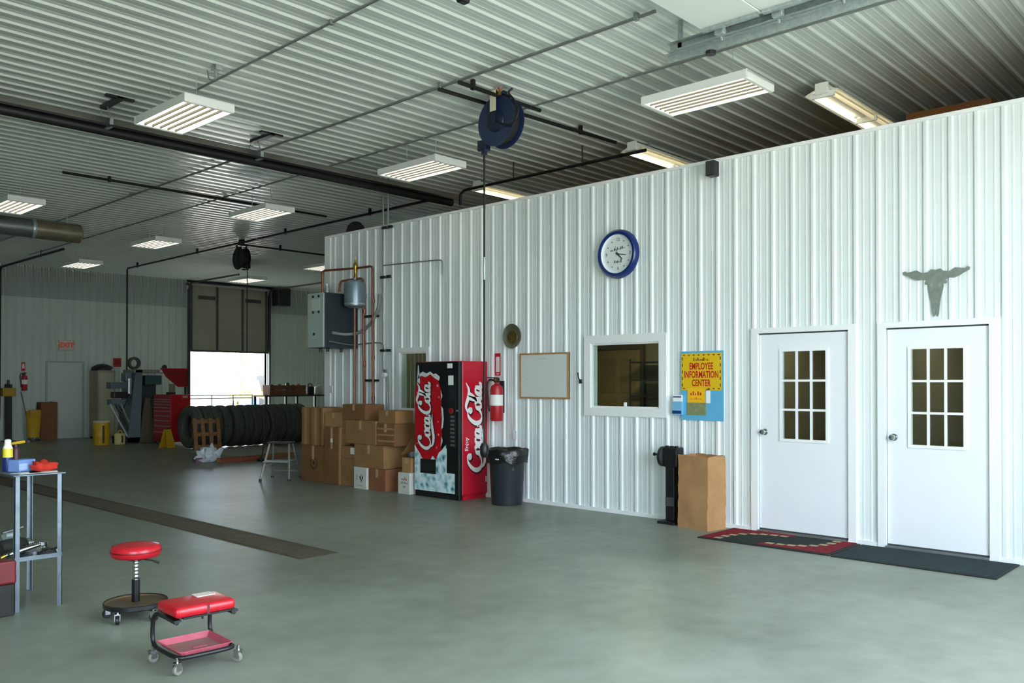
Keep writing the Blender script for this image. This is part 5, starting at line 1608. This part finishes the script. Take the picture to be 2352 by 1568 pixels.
MB().tube([(-0.10, 0, 0.03), (-0.13, 0, 0.018)], 0.012, 10).build('air_inlet', M_brass, wr)
ch = thing('chain_coil', 'dark greasy chain and sockets heaped on the shelf corner', 'chain', (2.25, 6.68, SZ))
for k in range(9):
    a = k * 0.75
    MB().tube([(0.045 * math.cos(a + q * 0.7) + 0.02 * (k % 3 - 1), 0.035 * math.sin(a + q * 0.7), 0.012 + 0.006 * k * 0.6 + 0.006 * math.sin(q * 2.2)) for q in range(6)], 0.008, 6).build('chain_link', M_grime, ch)
for k, (x, y) in enumerate(((0.05, 0.02), (0.055, -0.02), (0.0, 0.06))):
    MB().lathe([(0.010, 0.0), (0.018, 0.0), (0.018, 0.045), (0.010, 0.045)], 14, (x, y, 0.0)).build('socket', M_chrome, ch, smooth=40)
rc = thing('red_tool_case', 'small dark red tool case hung at the shelf corner of the stand', 'case', (1.96, 6.60, 0.0))
MB().bbox((-0.11, -0.06, 0.22), (0.045, 0.06, 0.38), 0.015).build('case_body', mat('dark_red_plastic', (110, 22, 30), rough=0.4), rc)
MB().bbox((0.046, -0.03, 0.27), (0.056, 0.0, 0.32), 0.004).build('latch', M_chrome, rc)
MB().bbox((-0.10, -0.05, 0.0), (0.035, 0.05, 0.219), 0.01).build('case_stand', M_grime, rc)

# ------------------------------------------------------------------ office furniture seen through the glass
od = thing('inner_office_door', 'brown panelled inner door seen through the office window', 'door', (12.38, 8.98, 0.012))
MB().bbox((-0.05, -0.46, 0.0), (0.0, 0.46, 2.16), 0.005, 1).build('door_leaf', mat('brown_door_veneer', (140, 118, 78), rough=0.5, var=0.08, vscale=2), od)
for (y0, y1) in ((-0.38, -0.04), (0.04, 0.38)):
    for (z0, z1) in ((0.15, 0.62), (0.72, 1.30), (1.40, 2.02)):
        MB().bbox((-0.058, y0, z0), (-0.0502, y1, z1), 0.004, 1).build('raised_panel', mat('brown_door_panel', (128, 106, 68), rough=0.5), od)
for (lo, hi) in (((-0.06, -0.54, 0), (0, -0.465, 2.25)), ((-0.06, 0.465, 0), (0, 0.54, 2.25)), ((-0.06, -0.465, 2.17), (0, 0.465, 2.25))):
    MB().box(lo, hi).build('door_casing', mat('dark_casing', (86, 72, 50), rough=0.5), od)
rk = thing('office_rack', 'black wire rack of shelves seen at the edge of the office window', 'shelf rack', (12.1, 8.15, 0.012))
for (x, y) in ((-0.2, -0.3), (0.2, -0.3), (-0.2, 0.27), (0.2, 0.27)):
    MB().tube([(x, y, 0), (x, y, 1.98)], 0.014, 8).build('post', M_black, rk)
for z in (0.15, 0.6, 1.0, 1.35, 1.62, 1.92):
    MB().box((-0.2, -0.3, z), (0.2, 0.27, z + 0.02)).build('shelf', M_black, rk)
for i, (x, y, w, lab) in enumerate([(11.2, 4.3, 1.3, 'wooden office desk behind the glazed door next to the paper bag'), (11.2, 2.3, 1.3, 'wooden office desk behind the glazed door under the skull')]):
    dk = thing('office_desk', lab, 'desk', (x, y, 0.012))
    MB().bbox((-0.4, -w / 2, 0.72), (0.4, w / 2, 0.76), 0.006, 1).build('desk_top', M_offwood, dk)
    for s in (-1, 1):
        MB().box((-0.38, s * w / 2 - 0.02 - (0.02 if s > 0 else -0.02), 0), (0.38, s * w / 2 + 0.02 - (0.02 if s > 0 else -0.02), 0.72)).build('side_panel', M_offwood, dk)
    hc = thing('wall_cabinet', 'oak wall cabinet above the desk behind the glazed door ' + ('next to the paper bag' if i == 0 else 'under the skull'), 'cabinet', (12.2, y + 0.2, 1.35))
    MB().box((-0.2, -0.5, 0.0), (0.2, 0.5, 0.75)).build('cabinet_body', M_offwood, hc)
    for s in (-1, 1):
        MB().box((-0.215, s * 0.25 - 0.23, 0.02), (-0.2005, s * 0.25 + 0.23, 0.73)).build('cabinet_door', mat('oak_door_front', (138, 108, 70), rough=0.5, var=0.1, vscale=3), hc)
vb = thing('vertical_blind', 'olive vertical blind slats behind the window beside the vending machine', 'blind', (XO + 0.17, 10.1, 1.17))
for k in range(8):
    o = MB().box((-0.003, -0.045, 0), (0.003, 0.045, 0.92)).build('slat', mat('olive_slat', (150, 140, 104), rough=0.8), vb)
    o.location = (0, -0.33 + k * 0.095, 0)
    o.rotation_euler = (0, 0, -0.2)
MB().box((-0.02, -0.38, 0.92), (0.02, 0.40, 0.95)).build('head_rail', M_white, vb)

# ------------------------------------------------------------------ far bay: wall items
ex = thing('exit_sign', 'lit exit sign with red letters above the far door', 'exit sign', (9.34, YN - 0.02, 2.53))
MB().bbox((-0.21, -0.05, 0.0), (0.21, 0.0, 0.30), 0.008, 1).build('sign_box', mat('exit_housing', (190, 186, 172), rough=0.5), ex)
MB().box((-0.185, -0.053, 0.03), (0.185, -0.0505, 0.27)).build('sign_face', mat('exit_face', (214, 196, 184), rough=0.5), ex)
text_part('lettering', 'EXIT', 0.20, mat('exit_red', (200, 60, 54), rough=0.5, emit=(1.0, 0.1, 0.08), estr=0.12), ex, lambda p, q: (p, -0.0545, 0.15 + q), bold=0.006)
for s in (-1, 1):
    MB().lathe([(0, 0.0), (0.035, 0.0), (0.045, -0.05), (0.04, -0.06), (0, -0.06)], 14, (s * 0.26, -0.02, 0.2), 'y').build('emergency_lamp', mat('lamp_cream', (200, 196, 178), rough=0.4), ex)
rs = thing('red_wall_sign', 'small square red sign on the far wall', 'sign', (10.79, YN - 0.03, 2.08))
MB().box((-0.12, -0.006, 0), (0.12, 0, 0.26)).build('sign_plate', mat('dull_red_sign', (170, 42, 34), rough=0.5), rs)
MB().box((-0.09, -0.0075, 0.06), (0.09, -0.0062, 0.20)).build('sign_patch', mat('dull_red_patch', (140, 30, 26), rough=0.5), rs)
extinguisher('red fire extinguisher hung on the far wall near the mop bucket', (8.22, YN - 0.021, 1.38), 0.9, 'y')
fs_ = thing('extinguisher_sign', 'narrow red sign above the far wall fire extinguisher', 'sign', (8.22, YN - 0.025, 1.93))
MB().box((-0.05, -0.004, 0), (0.05, 0, 0.24)).build('sign_plate', M_sred, fs_)
MB().box((-0.03, -0.0055, 0.07), (0.03, -0.0042, 0.20)).build('sign_panel', MATS['sign_white'], fs_)
bf = thing('unit_heater', 'black blower unit heater hanging right of the far overhead door', 'heater', (16.18, 26.0, 4.24))
MB().bbox((-0.25, -0.2, 0.0), (0.25, 0.2, 0.6), 0.02, 1).build('casing', M_black, bf)
for k in range(6):
    MB().box((-0.22, -0.215, 0.06 + k * 0.085), (0.22, -0.2005, 0.10 + k * 0.085)).build('louvre', M_grime, bf)
for s in (-1, 1):
    MB().tube([(s * 0.2, 0, 0.6), (s * 0.2, 0, CEIL - 4.24 - 0.02)], 0.008, 6).build('hanger_rod', M_galv, bf)

# ------------------------------------------------------------------ far bay: floor items
lp = thing('jack_post', 'black jack post with a yellow control box by the far wall', 'post', (7.78, 26.15, 0.0))
MB().bbox((-0.08, -0.06, 0.0), (0.08, 0.06, 1.56), 0.01, 1).build('column', M_black, lp)
MB().bbox((-0.16, -0.1, 1.23), (0.16, 0.1, 1.46), 0.015).build('control_box', mat('dull_yellow', (176, 136, 30), rough=0.5), lp)
MB().lathe([(0, 0), (0.03, 0), (0.03, 0.12), (0, 0.12)], 12, (0, 0, 1.56)).build('post_cap', M_black, lp)
MB().box((-0.15, -0.12, 0), (0.15, 0.12, 0.02)).build('base_plate', M_black, lp)
mb_ = thing('mop_bucket', 'tall yellow mop bucket with wringer by the far wall', 'bucket', (8.32, 25.85, 0.0))
MB().lathe([(0, 0.10), (0.15, 0.10), (0.19, 0.80), (0.20, 0.81), (0.18, 0.82), (0.14, 0.14), (0, 0.14)], 24, sy=0.8).build('pail', M_yellow, mb_, smooth=40)
MB().bbox((-0.14, -0.17, 0.66), (0.14, 0.0, 0.86), 0.02).build('wringer', mat('amber_plastic', (190, 140, 26), rough=0.5), mb_)
for (x, y) in ((-0.11, -0.09), (0.11, -0.09), (-0.11, 0.09), (0.11, 0.09)):
    caster(mb_, (x, y, 0.0), 0.3, 1.3)
mp = thing('mop', 'mop with dark wooden handle leaning from the mop bucket to the wall', 'mop', (8.28, 25.9, 0.145))
MB().tube([(0.0, 0.0, 0.0), (-0.16, 0.34, 1.2)], 0.012, 8).build('handle', mat('mop_wood', (90, 76, 54), rough=0.7), mp)
MB().lathe([(0, 0), (0.06, 0.0), (0.05, 0.12), (0.015, 0.2), (0, 0.2)], 12).build('mop_head', mat('mop_grey', (130, 126, 116), rough=0.95), mp)
bb = thing('brown_carton', 'tall narrow brown carton standing beside the far door', 'box', (8.75, 26.1, 0.0))
MB().bbox((-0.22, -0.16, 0.0), (0.22, 0.16, 1.06), 0.006, 1).build('carton_body', mat('dark_brown_board', (122, 76, 50), rough=0.8, var=0.1, vscale=4), bb)
MB().box((-0.224, -0.13, 0.02), (-0.2205, 0.13, 1.04)).build('side_panel', mat('darker_brown_board', (84, 56, 40), rough=0.8), bb)
MB().box((-0.2, -0.1625, 0.98), (0.2, -0.1605, 1.0)).build('flap_seam', M_card3, bb)

cbn = thing('storage_cabinet', 'beige upright cabinet with a black domed lid near the far wall', 'cabinet', (10.04, 25.55, 0.0))
MB().bbox((-0.25, -0.32, 0.06), (0.25, 0.32, 1.96), 0.02, 2).build('cabinet_body', mat('cabinet_beige', (150, 146, 122), rough=0.5, var=0.08, vscale=3), cbn)
MB().box((-0.2, -0.324, 0.12), (0.2, -0.3205, 1.88)).build('cabinet_door', mat('cabinet_door_cream', (178, 174, 148), rough=0.5, var=0.06, vscale=3), cbn)
MB().lathe([(0.30, 1.96), (0.31, 1.99), (0.27, 2.06), (0.16, 2.12), (0, 2.15)], 24, cap=True).build('domed_lid', M_black, cbn, smooth=50)
for (x, y) in ((-0.2, -0.26), (0.2, -0.26), (-0.2, 0.26), (0.2, 0.26)):
    MB().lathe([(0, -0.02), (0.05, -0.02), (0.05, 0.02), (0, 0.02)], 14, (x, y, 0.05), 'x').build('wheel', M_black, cbn)
yd = thing('oil_drum', 'yellow plastic drum with white lid in front of the beige cabinet', 'drum', (9.0, 22.95, 0.0))
MB().lathe([(0, 0), (0.19, 0), (0.20, 0.02), (0.20, 0.18), (0.207, 0.20), (0.20, 0.22), (0.20, 0.38), (0.207, 0.40), (0.20, 0.42), (0.20, 0.56), (0.19, 0.58), (0, 0.58)], 28).build('drum_body', M_yellow, yd, smooth=40)
MB().lathe([(0, 0.58), (0.205, 0.58), (0.205, 0.62), (0, 0.625)], 28).build('lid', mat('lid_white', (190, 184, 164), rough=0.6), yd)
MB().prism([(-0.03, 0.05), (0.03, 0.05), (0.03, 0.5), (-0.03, 0.5)], -0.2075, -0.2085, lambda a, b, d: (a - 0.03, d, b)).build('dark_stripe', mat('dark_olive', (70, 60, 20), rough=0.6), yd)
yj = thing('oil_jug', 'pale yellow oil jug with dark label standing beside the yellow drum', 'jug', (9.30, 22.55, 0.0), 0.5)
MB().bbox((-0.11, -0.09, 0.0), (0.11, 0.09, 0.30), 0.03, 3).build('jug_body', mat('pale_yellow_plastic', (206, 196, 130), rough=0.5), yj, smooth=50)
MB().tube([(-0.06, 0, 0.30), (-0.04, 0, 0.37), (0.06, 0, 0.37), (0.08, 0, 0.29)], 0.018, 8).build('jug_handle', M_yellow, yj, smooth=40)
MB().box((-0.05, -0.093, 0.06), (0.02, -0.0905, 0.24)).build('jug_label', mat('label_dark', (80, 60, 60), rough=0.6), yj)
MB().lathe([(0, 0), (0.025, 0), (0.025, 0.04), (0, 0.04)], 12, (-0.08, 0, 0.30)).build('jug_cap', M_yellow, yj)

# tyre changing machine
M_mgrey = mat('machine_blue_grey', (92, 106, 112), rough=0.45, var=0.1, vscale=3)
M_mbeige = mat('machine_beige_grey', (128, 130, 118), rough=0.5, var=0.08, vscale=3)
tm = thing('tire_machine', 'large blue-grey tire changing machine with jointed arms beside the red tool chest', 'machine', (9.85, 22.75, 0.0))
MB().prism([(-0.12, 1.95), (0.06, 1.95), (0.0, 0.02), (-0.34, 0.02)], -0.35, 0.35, lambda a, b, d: (a, d, b)).build('sloped_column', M_mgrey, tm)
MB().box((0.06, 0.10, 0.02), (0.62, 0.35, 1.80)).build('back_cabinet', mat('dark_teal_panel', (44, 58, 56), rough=0.6), tm)
MB().bbox((-0.16, -0.35, 1.86), (1.0, 0.36, 1.95), 0.01, 1).build('top_beam', M_mbeige, tm)
MB().prism([(0.02, 1.2), (0.16, 1.2), (0.30, 0.02), (-0.12, 0.02)], -0.36, -0.30, lambda a, b, d: (a + 0.1, d, b)).build('olive_splash_guard', mat('olive_guard', (76, 76, 56), rough=0.6), tm)
MB().bbox((0.30, -0.34, 0.02), (0.62, 0.09, 1.15), 0.02).build('dark_motor_housing', mat('charcoal_housing', (40, 42, 48), rough=0.5), tm)
MB().bbox((0.16, -0.30, 1.55), (0.60, 0.05, 1.80), 0.02).build('teal_pocket', mat('teal_pocket', (38, 76, 72), rough=0.5), tm)
for (lo, hi, m_) in (((-0.72, -0.25, 1.45), (-0.30, 0.05, 1.62), M_mgrey), ((-0.62, -0.22, 1.20), (-0.25, 0.02, 1.36), M_black), ((-0.70, -0.25, 1.02), (-0.28, 0.05, 1.17), M_mgrey), ((-0.36, -0.3, 1.64), (-0.20, 0.0, 1.86), M_mgrey), ((-0.30, -0.34, 1.30), (-0.22, -0.26, 1.72), M_alu)):
    MB().bbox(lo, hi, 0.015).build('arm_block', m_, tm)
for k in range(3):
    MB().tube([(-0.75 + k * 0.14, -0.28, 1.05), (-0.30 + k * 0.10, -0.30, 0.18)], 0.028, 8).build('gas_strut', (M_galv, M_black, M_mbeige)[k], tm)
MB().tube(catmull([(-0.55, -0.2, 1.15), (-0.45, -0.28, 0.9), (-0.30, -0.3, 1.2), (-0.2, -0.3, 1.5)], 6), 0.015, 8).build('air_hose', M_blackrub, tm)
MB().bbox((-0.45, -0.35, 0.0), (0.62, 0.35, 0.20), 0.03).build('base', M_grime, tm)
MB().lathe([(0.10, -0.06), (0.16, -0.06), (0.17, 0.0), (0.16, 0.06), (0.10, 0.06)], 20, (-0.02, 0.0, 2.12), 'y').build('spare_wheel', M_rubber, tm, smooth=40)
MB().lathe([(0, 0), (0.07, 0), (0.08, 0.06), (0.05, 0.13), (0, 0.15)], 14, (0.86, 0.1, 1.95)).build('beacon', M_black, tm, smooth=40)
MB().bbox((0.52, -0.36, 1.88), (0.62, -0.352, 1.94), 0.002, 1).build('bright_badge', M_white, tm)
tm.location = (9.85, 22.95, 0.0)

tc2 = thing('tool_chest', 'red rolling tool chest with many drawers in front of the tire machine', 'tool chest', (10.24, 21.62, 0.0))
M_chest = mat('chest_red', (166, 16, 26), rough=0.3, spec=0.6, var=0.05, vscale=4)
MB().bbox((-0.26, -0.52, 0.10), (0.24, 0.48, 1.30), 0.012, 1).build('chest_body', M_chest, tc2)
zz = 0.16
for k, hgt in enumerate((0.20, 0.16, 0.14, 0.12, 0.12, 0.09, 0.08, 0.07, 0.06)):
    dw = MB().box((-0.272, -0.49, zz), (-0.2605, 0.45, zz + hgt - 0.016)).build('drawer', M_chest, tc2)
    MB().box((-0.284, -0.47, zz + hgt - 0.034), (-0.2722, 0.43, zz + hgt - 0.020)).build('drawer_pull', M_galv, dw)
    zz += hgt
for (x, y) in ((-0.2, -0.42), (0.18, -0.42), (-0.2, 0.38), (0.18, 0.38)):
    caster(tc2, (x, y, 0.0), 0.2, 1.25)
for z in (1.24, 0.78):
    MB().box((0.03, -0.5225, z - 0.03), (0.17, -0.5205, z + 0.03)).build('side_sticker', mat('pale_sticker', (190, 160, 156), rough=0.5), tc2)
MB().box((-0.2, -0.3, 1.3005), (-0.05, -0.1, 1.36)).build('parts_tray', M_grime, tc2)
hd_ = thing('red_welder_hood', 'dark red sheet-metal lid standing open above the tool chest', 'lid', (10.44, 21.9, 1.45))
MB().prism([(-0.36, 0.52), (0.34, 0.50), (0.34, 0.05), (0.10, 0.04), (-0.22, 0.30)], -0.02, 0.02, lambda a, b, d: (a, d, b)).build('lid_panel', mat('deep_red_enamel', (130, 18, 22), rough=0.4), hd_)
MB().box((0.30, 0.02, -0.16), (0.34, 0.06, 0.06)).build('lid_stay', M_grime, hd_)
MB().bbox((-0.37, -0.03, 0.50), (0.36, 0.03, 0.53), 0.004, 1).build('lid_edge', M_chest, hd_)
MB().box((-0.12, 0.0, -0.146), (0.02, 0.05, 0.12)).build('paper_roll', mat('dull_roll', (124, 120, 96), rough=0.8), hd_)

# row of tyres
tpro = [(0.30, -0.085), (0.38, -0.112), (0.44, -0.116), (0.485, -0.104), (0.507, -0.084), (0.516, -0.062), (0.504, -0.056), (0.504, -0.046), (0.520, -0.042), (0.521, -0.010), (0.508, -0.006), (0.508, 0.006), (0.521, 0.010), (0.520, 0.042), (0.504, 0.046), (0.504, 0.056), (0.516, 0.062), (0.507, 0.084), (0.485, 0.104), (0.44, 0.116), (0.38, 0.112), (0.30, 0.085), (0.285, 0.06), (0.285, -0.06), (0.30, -0.085)]
t0 = thing('truck_tire', 'worn black truck tire in the long row behind the step stool', 'tire', (9.95, 20.0, 0.523), group='truck tires standing in a row')
MB().lathe(tpro, 40, (0, 0, 0), 'x').build('tire_carcass', M_rubber, t0, smooth=40)
xs_ = 9.95
for k in range(1, 13):
    xs_ += 0.252
    t0['label'] = 'worn black truck tire inside the long row behind the step stool'
    o = copy_tree(t0, (xs_, 20.0 + random.uniform(-0.09, 0.09), 0.523))
    for ch_ in o.children:
        ch_.rotation_euler = (random.uniform(0, 1), 0, 0)
    if k == 12:
        o['label'] = 'last truck tire of the row beside the tall ridged carton'
t0['label'] = 'outermost truck tire of the row next to the red tool chest'

# leaning pallet
pa = thing('wooden_pallet', 'small wooden pallet leaning against the first tires of the row', 'pallet', (9.98, 19.22, 0.0))
pa.rotation_euler = (math.radians(-9), 0, math.radians(-4))
for k in range(3):
    MB().box((-0.33, -0.02 + 0.0, 0.04 + k * 0.30), (0.33, 0.05, 0.13 + k * 0.30)).build('stringer', M_wood, pa)
for k in range(4):
    MB().box((-0.33 + k * 0.19, -0.045, 0.0), (-0.24 + k * 0.19, -0.0205, 0.76)).build('slat', M_wood, pa)
wf = thing('floor_sign', 'yellow folding caution sign between tool chest and tires', 'sign', (9.72, 20.75, 0.0), 0.4)
for s in (-1, 1):
    MB().add([(-0.15, s * 0.13, 0.0), (0.15, s * 0.13, 0.0), (0.09, s * 0.02, 0.46), (-0.09, s * 0.02, 0.46), (-0.15, s * 0.13 + 0.01, 0.0), (0.15, s * 0.13 + 0.01, 0.0), (0.09, s * 0.02 + 0.01, 0.46), (-0.09, s * 0.02 + 0.01, 0.46)], [(0, 1, 2, 3), (7, 6, 5, 4), (0, 4, 5, 1), (1, 5, 6, 2), (2, 6, 7, 3), (3, 7, 4, 0)]).build('sign_leaf', M_yellow, wf)
MB().box((-0.07, -0.03, 0.455), (0.07, 0.04, 0.475)).build('hinge', M_black, wf)

# low boards and a flat pale grey slab on the floor in front of the tires
shp = thing('pale_floor_slab', 'pale grey flat slab lying on the floor in front of the tires', 'sheet', (10.3, 17.7, 0.0), 0.05)
MB().bbox((-1.0, -1.1, 0.0), (1.2, 1.0, 0.05), 0.006, 1).build('sheet_plate', mat('pale_sheet', (150, 152, 142), rough=0.4, metal=0.3, var=0.1, vscale=2), shp)
MB().box((-1.0, -1.13, 0.0), (1.2, -1.1005, 0.07)).build('sheet_edge', M_alu, shp)
for i, (x, y, a, m_, lab) in enumerate(((9.0, 16.05, 0.04, mat('reddish_board', (140, 72, 52), rough=0.7, var=0.15, vscale=4), 'short reddish board on the floor beside the white plastic bag'), (10.0, 16.25, 0.0, M_wood, 'brown board on the floor between white plastic bag and step stool'))):
    b_ = thing('floor_board', lab, 'board', (x, y, 0.0), a)
    MB().bbox((-0.45, -0.07, 0.0), (0.45, 0.07, 0.09), 0.005, 1).build('board_top', m_, b_)
    MB().box((-0.452, -0.06, 0.01), (-0.4505, 0.06, 0.08)).build('end_grain', M_card2, b_)
wbg = thing('plastic_bag', 'crumpled white plastic bag lying by the reddish board', 'bag', (8.52, 16.35, 0.0))
bmr = bmesh.new()
bmesh.ops.create_icosphere(bmr, subdivisions=3, radius=1.0)
for v in bmr.verts:
    nn = 1 + 0.35 * math.sin(v.co.x * 6 + 1) * math.cos(v.co.y * 5) + 0.2 * math.sin(v.co.z * 9 + v.co.x * 8)
    v.co = Vector((v.co.x * 0.22 * nn + v.co.z * 0.06, v.co.y * 0.14 * nn, max(0.0, (v.co.z + 0.8) * 0.16 * nn)))
me = bpy.data.meshes.new('bag_film')
bmr.to_mesh(me); bmr.free()
me.materials.append(mat('white_film', (206, 208, 214), rough=0.35, var=0.08, vscale=12))
obj_of('bag_film', me, wbg)
MB().box((-0.30, -0.05, 0.0), (-0.16, 0.1, 0.10)).build('bag_label', mat('mauve_print', (110, 84, 100), rough=0.6), wbg)
jh = thing('floor_jack', 'black floor jack with a thin upright handle near the step stool', 'jack', (9.35, 15.75, 0.0))
MB().bbox((-0.06, -0.1, 0.0), (0.06, 0.1, 0.05), 0.01, 1).build('jack_base', M_black, jh)
MB().tube([(0, 0, 0.05), (0.12, 0.05, 0.62)], 0.014, 8).build('handle_bar', M_black, jh)

# workbench and rails at the back
wbn = thing('rear_workbench', 'long dark workbench in front of the far wall beside the overhead door', 'workbench', (15.9, 24.0, 0.0))
MB().box((-1.75, -0.35, 1.17), (1.6, 0.35, 1.21)).build('bench_top', mat('dark_bench_top', (46, 46, 42), rough=0.6), wbn)
for x in (-1.7, -0.6, 0.5, 1.55):
    for y in (-0.32, 0.32):
        MB().box((x - 0.03, y - 0.03, 0), (x + 0.03, y + 0.03, 1.17)).build('leg', M_black, wbn)
MB().box((-1.7, -0.3, 0.3), (1.55, 0.3, 0.33)).build('lower_shelf', M_grime, wbn)
wc = thing('wooden_crate', 'long wooden crate of parts on the rear workbench', 'crate', (15.06, 24.0, 1.211))
MB().box((-0.65, -0.2, 0.0), (0.65, 0.2, 0.02)).build('crate_floor', M_wood, wc)
for s in (-1, 1):
    for k in range(2):
        MB().box((-0.65, s * 0.2 - 0.012, 0.025 + k * 0.15), (0.65, s * 0.2 + 0.012, 0.16 + k * 0.15)).build('plank', mat('crate_brown', (118, 78, 50), rough=0.8, var=0.15, vscale=5), wc)
    MB().box((s * 0.64 - 0.01, -0.19, 0.02), (s * 0.64 + 0.01, 0.19, 0.32)).build('crate_end', M_wood, wc)
for k, x in enumerate((-0.45, -0.2, 0.1, 0.3, 0.5)):
    MB().lathe([(0, 0), (0.07, 0), (0.08, 0.2), (0.05, 0.3 + 0.03 * (k % 3)), (0, 0.32 + 0.03 * (k % 3))], 12, (x, 0, 0.02)).build('part_in_crate', (M_grime, M_wood, M_black)[k % 3], wc, smooth=40)
for i, (x, m_, lab) in enumerate(((16.0, M_grime, 'dark jug on the rear workbench next to the crate'), (16.3, mat('milky_plastic', (190, 186, 170), rough=0.5), 'milky plastic jug on the rear workbench'))):
    jg = thing('bench_jug', lab, 'jug', (x, 24.0, 1.211))
    MB().bbox((-0.12, -0.1, 0.0), (0.12, 0.1, 0.27), 0.04, 3).build('jug_body', m_, jg, smooth=50)
    MB().tube(catmull([(-0.07, 0, 0.26), (-0.05, 0, 0.35), (0.05, 0, 0.35), (0.08, 0, 0.26)], 5), 0.016, 8).build('jug_handle', m_, jg, smooth=40)
tb2 = thing('bench_vise', 'black bench vise clamped under the end of the rear workbench', 'vise', (16.75, 23.55, 0.98))
MB().bbox((-0.15, -0.1, 0.0), (0.15, 0.1, 0.2), 0.03).build('vise_body', M_black, tb2)
MB().tube([(-0.25, 0, 0.1), (0.25, 0, 0.1)], 0.015, 8).build('vise_bar', M_black, tb2)
rl = thing('pipe_railing', 'thin black pipe railing across the far overhead doorway', 'railing', (12.1, 24.4, 0.0))
for z in (1.13, 1.22):
    MB().tube([(0, 0, z), (2.05, 0, z)], 0.016, 8).build('rail', M_black, rl)
for x in (0.0, 0.7, 1.4, 2.05):
    MB().tube([(x, 0, 0), (x, 0, 1.22)], 0.018, 8).build('post', M_black, rl)

# ------------------------------------------------------------------ outside the far door
M_cy = mat('crane_yellow', (228, 190, 90), rough=0.5)
mast = thing('lattice_mast', 'yellow lattice mast standing in the yard beyond the overhead door', 'mast', (22.4, 40.0, -0.16))
for (x, y) in ((-0.3, -0.3), (0.3, -0.3), (0.3, 0.3), (-0.3, 0.3)):
    MB().tube([(x, y, 0), (x, y, 9)], 0.05, 8).build('chord', M_cy, mast)
for k in range(12):
    z = k * 0.75
    for (a, b) in (((-0.3, -0.3), (0.3, -0.3)), ((0.3, -0.3), (0.3, 0.3)), ((0.3, 0.3), (-0.3, 0.3)), ((-0.3, 0.3), (-0.3, -0.3))):
        p, q = ((a, b) if k % 2 else (b, a))
        MB().tube([(p[0], p[1], z), (q[0], q[1], z + 0.75)], 0.025, 6).build('lacing_bar', M_cy, mast)
ldr = thing('yard_loader', 'yellow loader parked in the yard beyond the overhead door', 'loader', (24.0, 40.6, -0.16))
MB().bbox((-0.9, -0.8, 0.5), (1.2, 0.8, 1.3), 0.08).build('body', M_cy, ldr)
MB().prism([(-1.0, 1.3), (-0.4, 1.9), (-0.2, 1.3)], -0.5, 0.5, lambda a, b, d: (a, d, b)).build('arm', M_cy, ldr)
MB().bbox((0.1, -0.6, 1.3), (0.9, 0.6, 2.2), 0.08).build('cab', M_black, ldr)
for x in (-0.6, 0.8):
    for y in (-0.8, 0.8):
        MB().lathe([(0, -0.2), (0.45, -0.2), (0.5, -0.15), (0.5, 0.15), (0.45, 0.2), (0, 0.2)], 20, (x, y, 0.5), 'y').build('wheel', M_black, ldr, smooth=40)
tarp = thing('blue_barrel', 'blue barrel standing outside near the yellow loader', 'barrel', (21.0, 36.5, -0.16))
MB().lathe([(0, 0), (0.42, 0), (0.45, 0.05), (0.45, 0.5), (0.47, 0.53), (0.45, 0.56), (0.45, 1.0), (0.42, 1.05), (0, 1.05)], 24).build('barrel_body', mat('barrel_blue', (70, 110, 190), rough=0.4), tarp, smooth=40)
MB().lathe([(0, 1.05), (0.06, 1.05), (0.06, 1.09), (0, 1.09)], 12, (0.2, 0, 0)).build('bung', M_white, tarp)
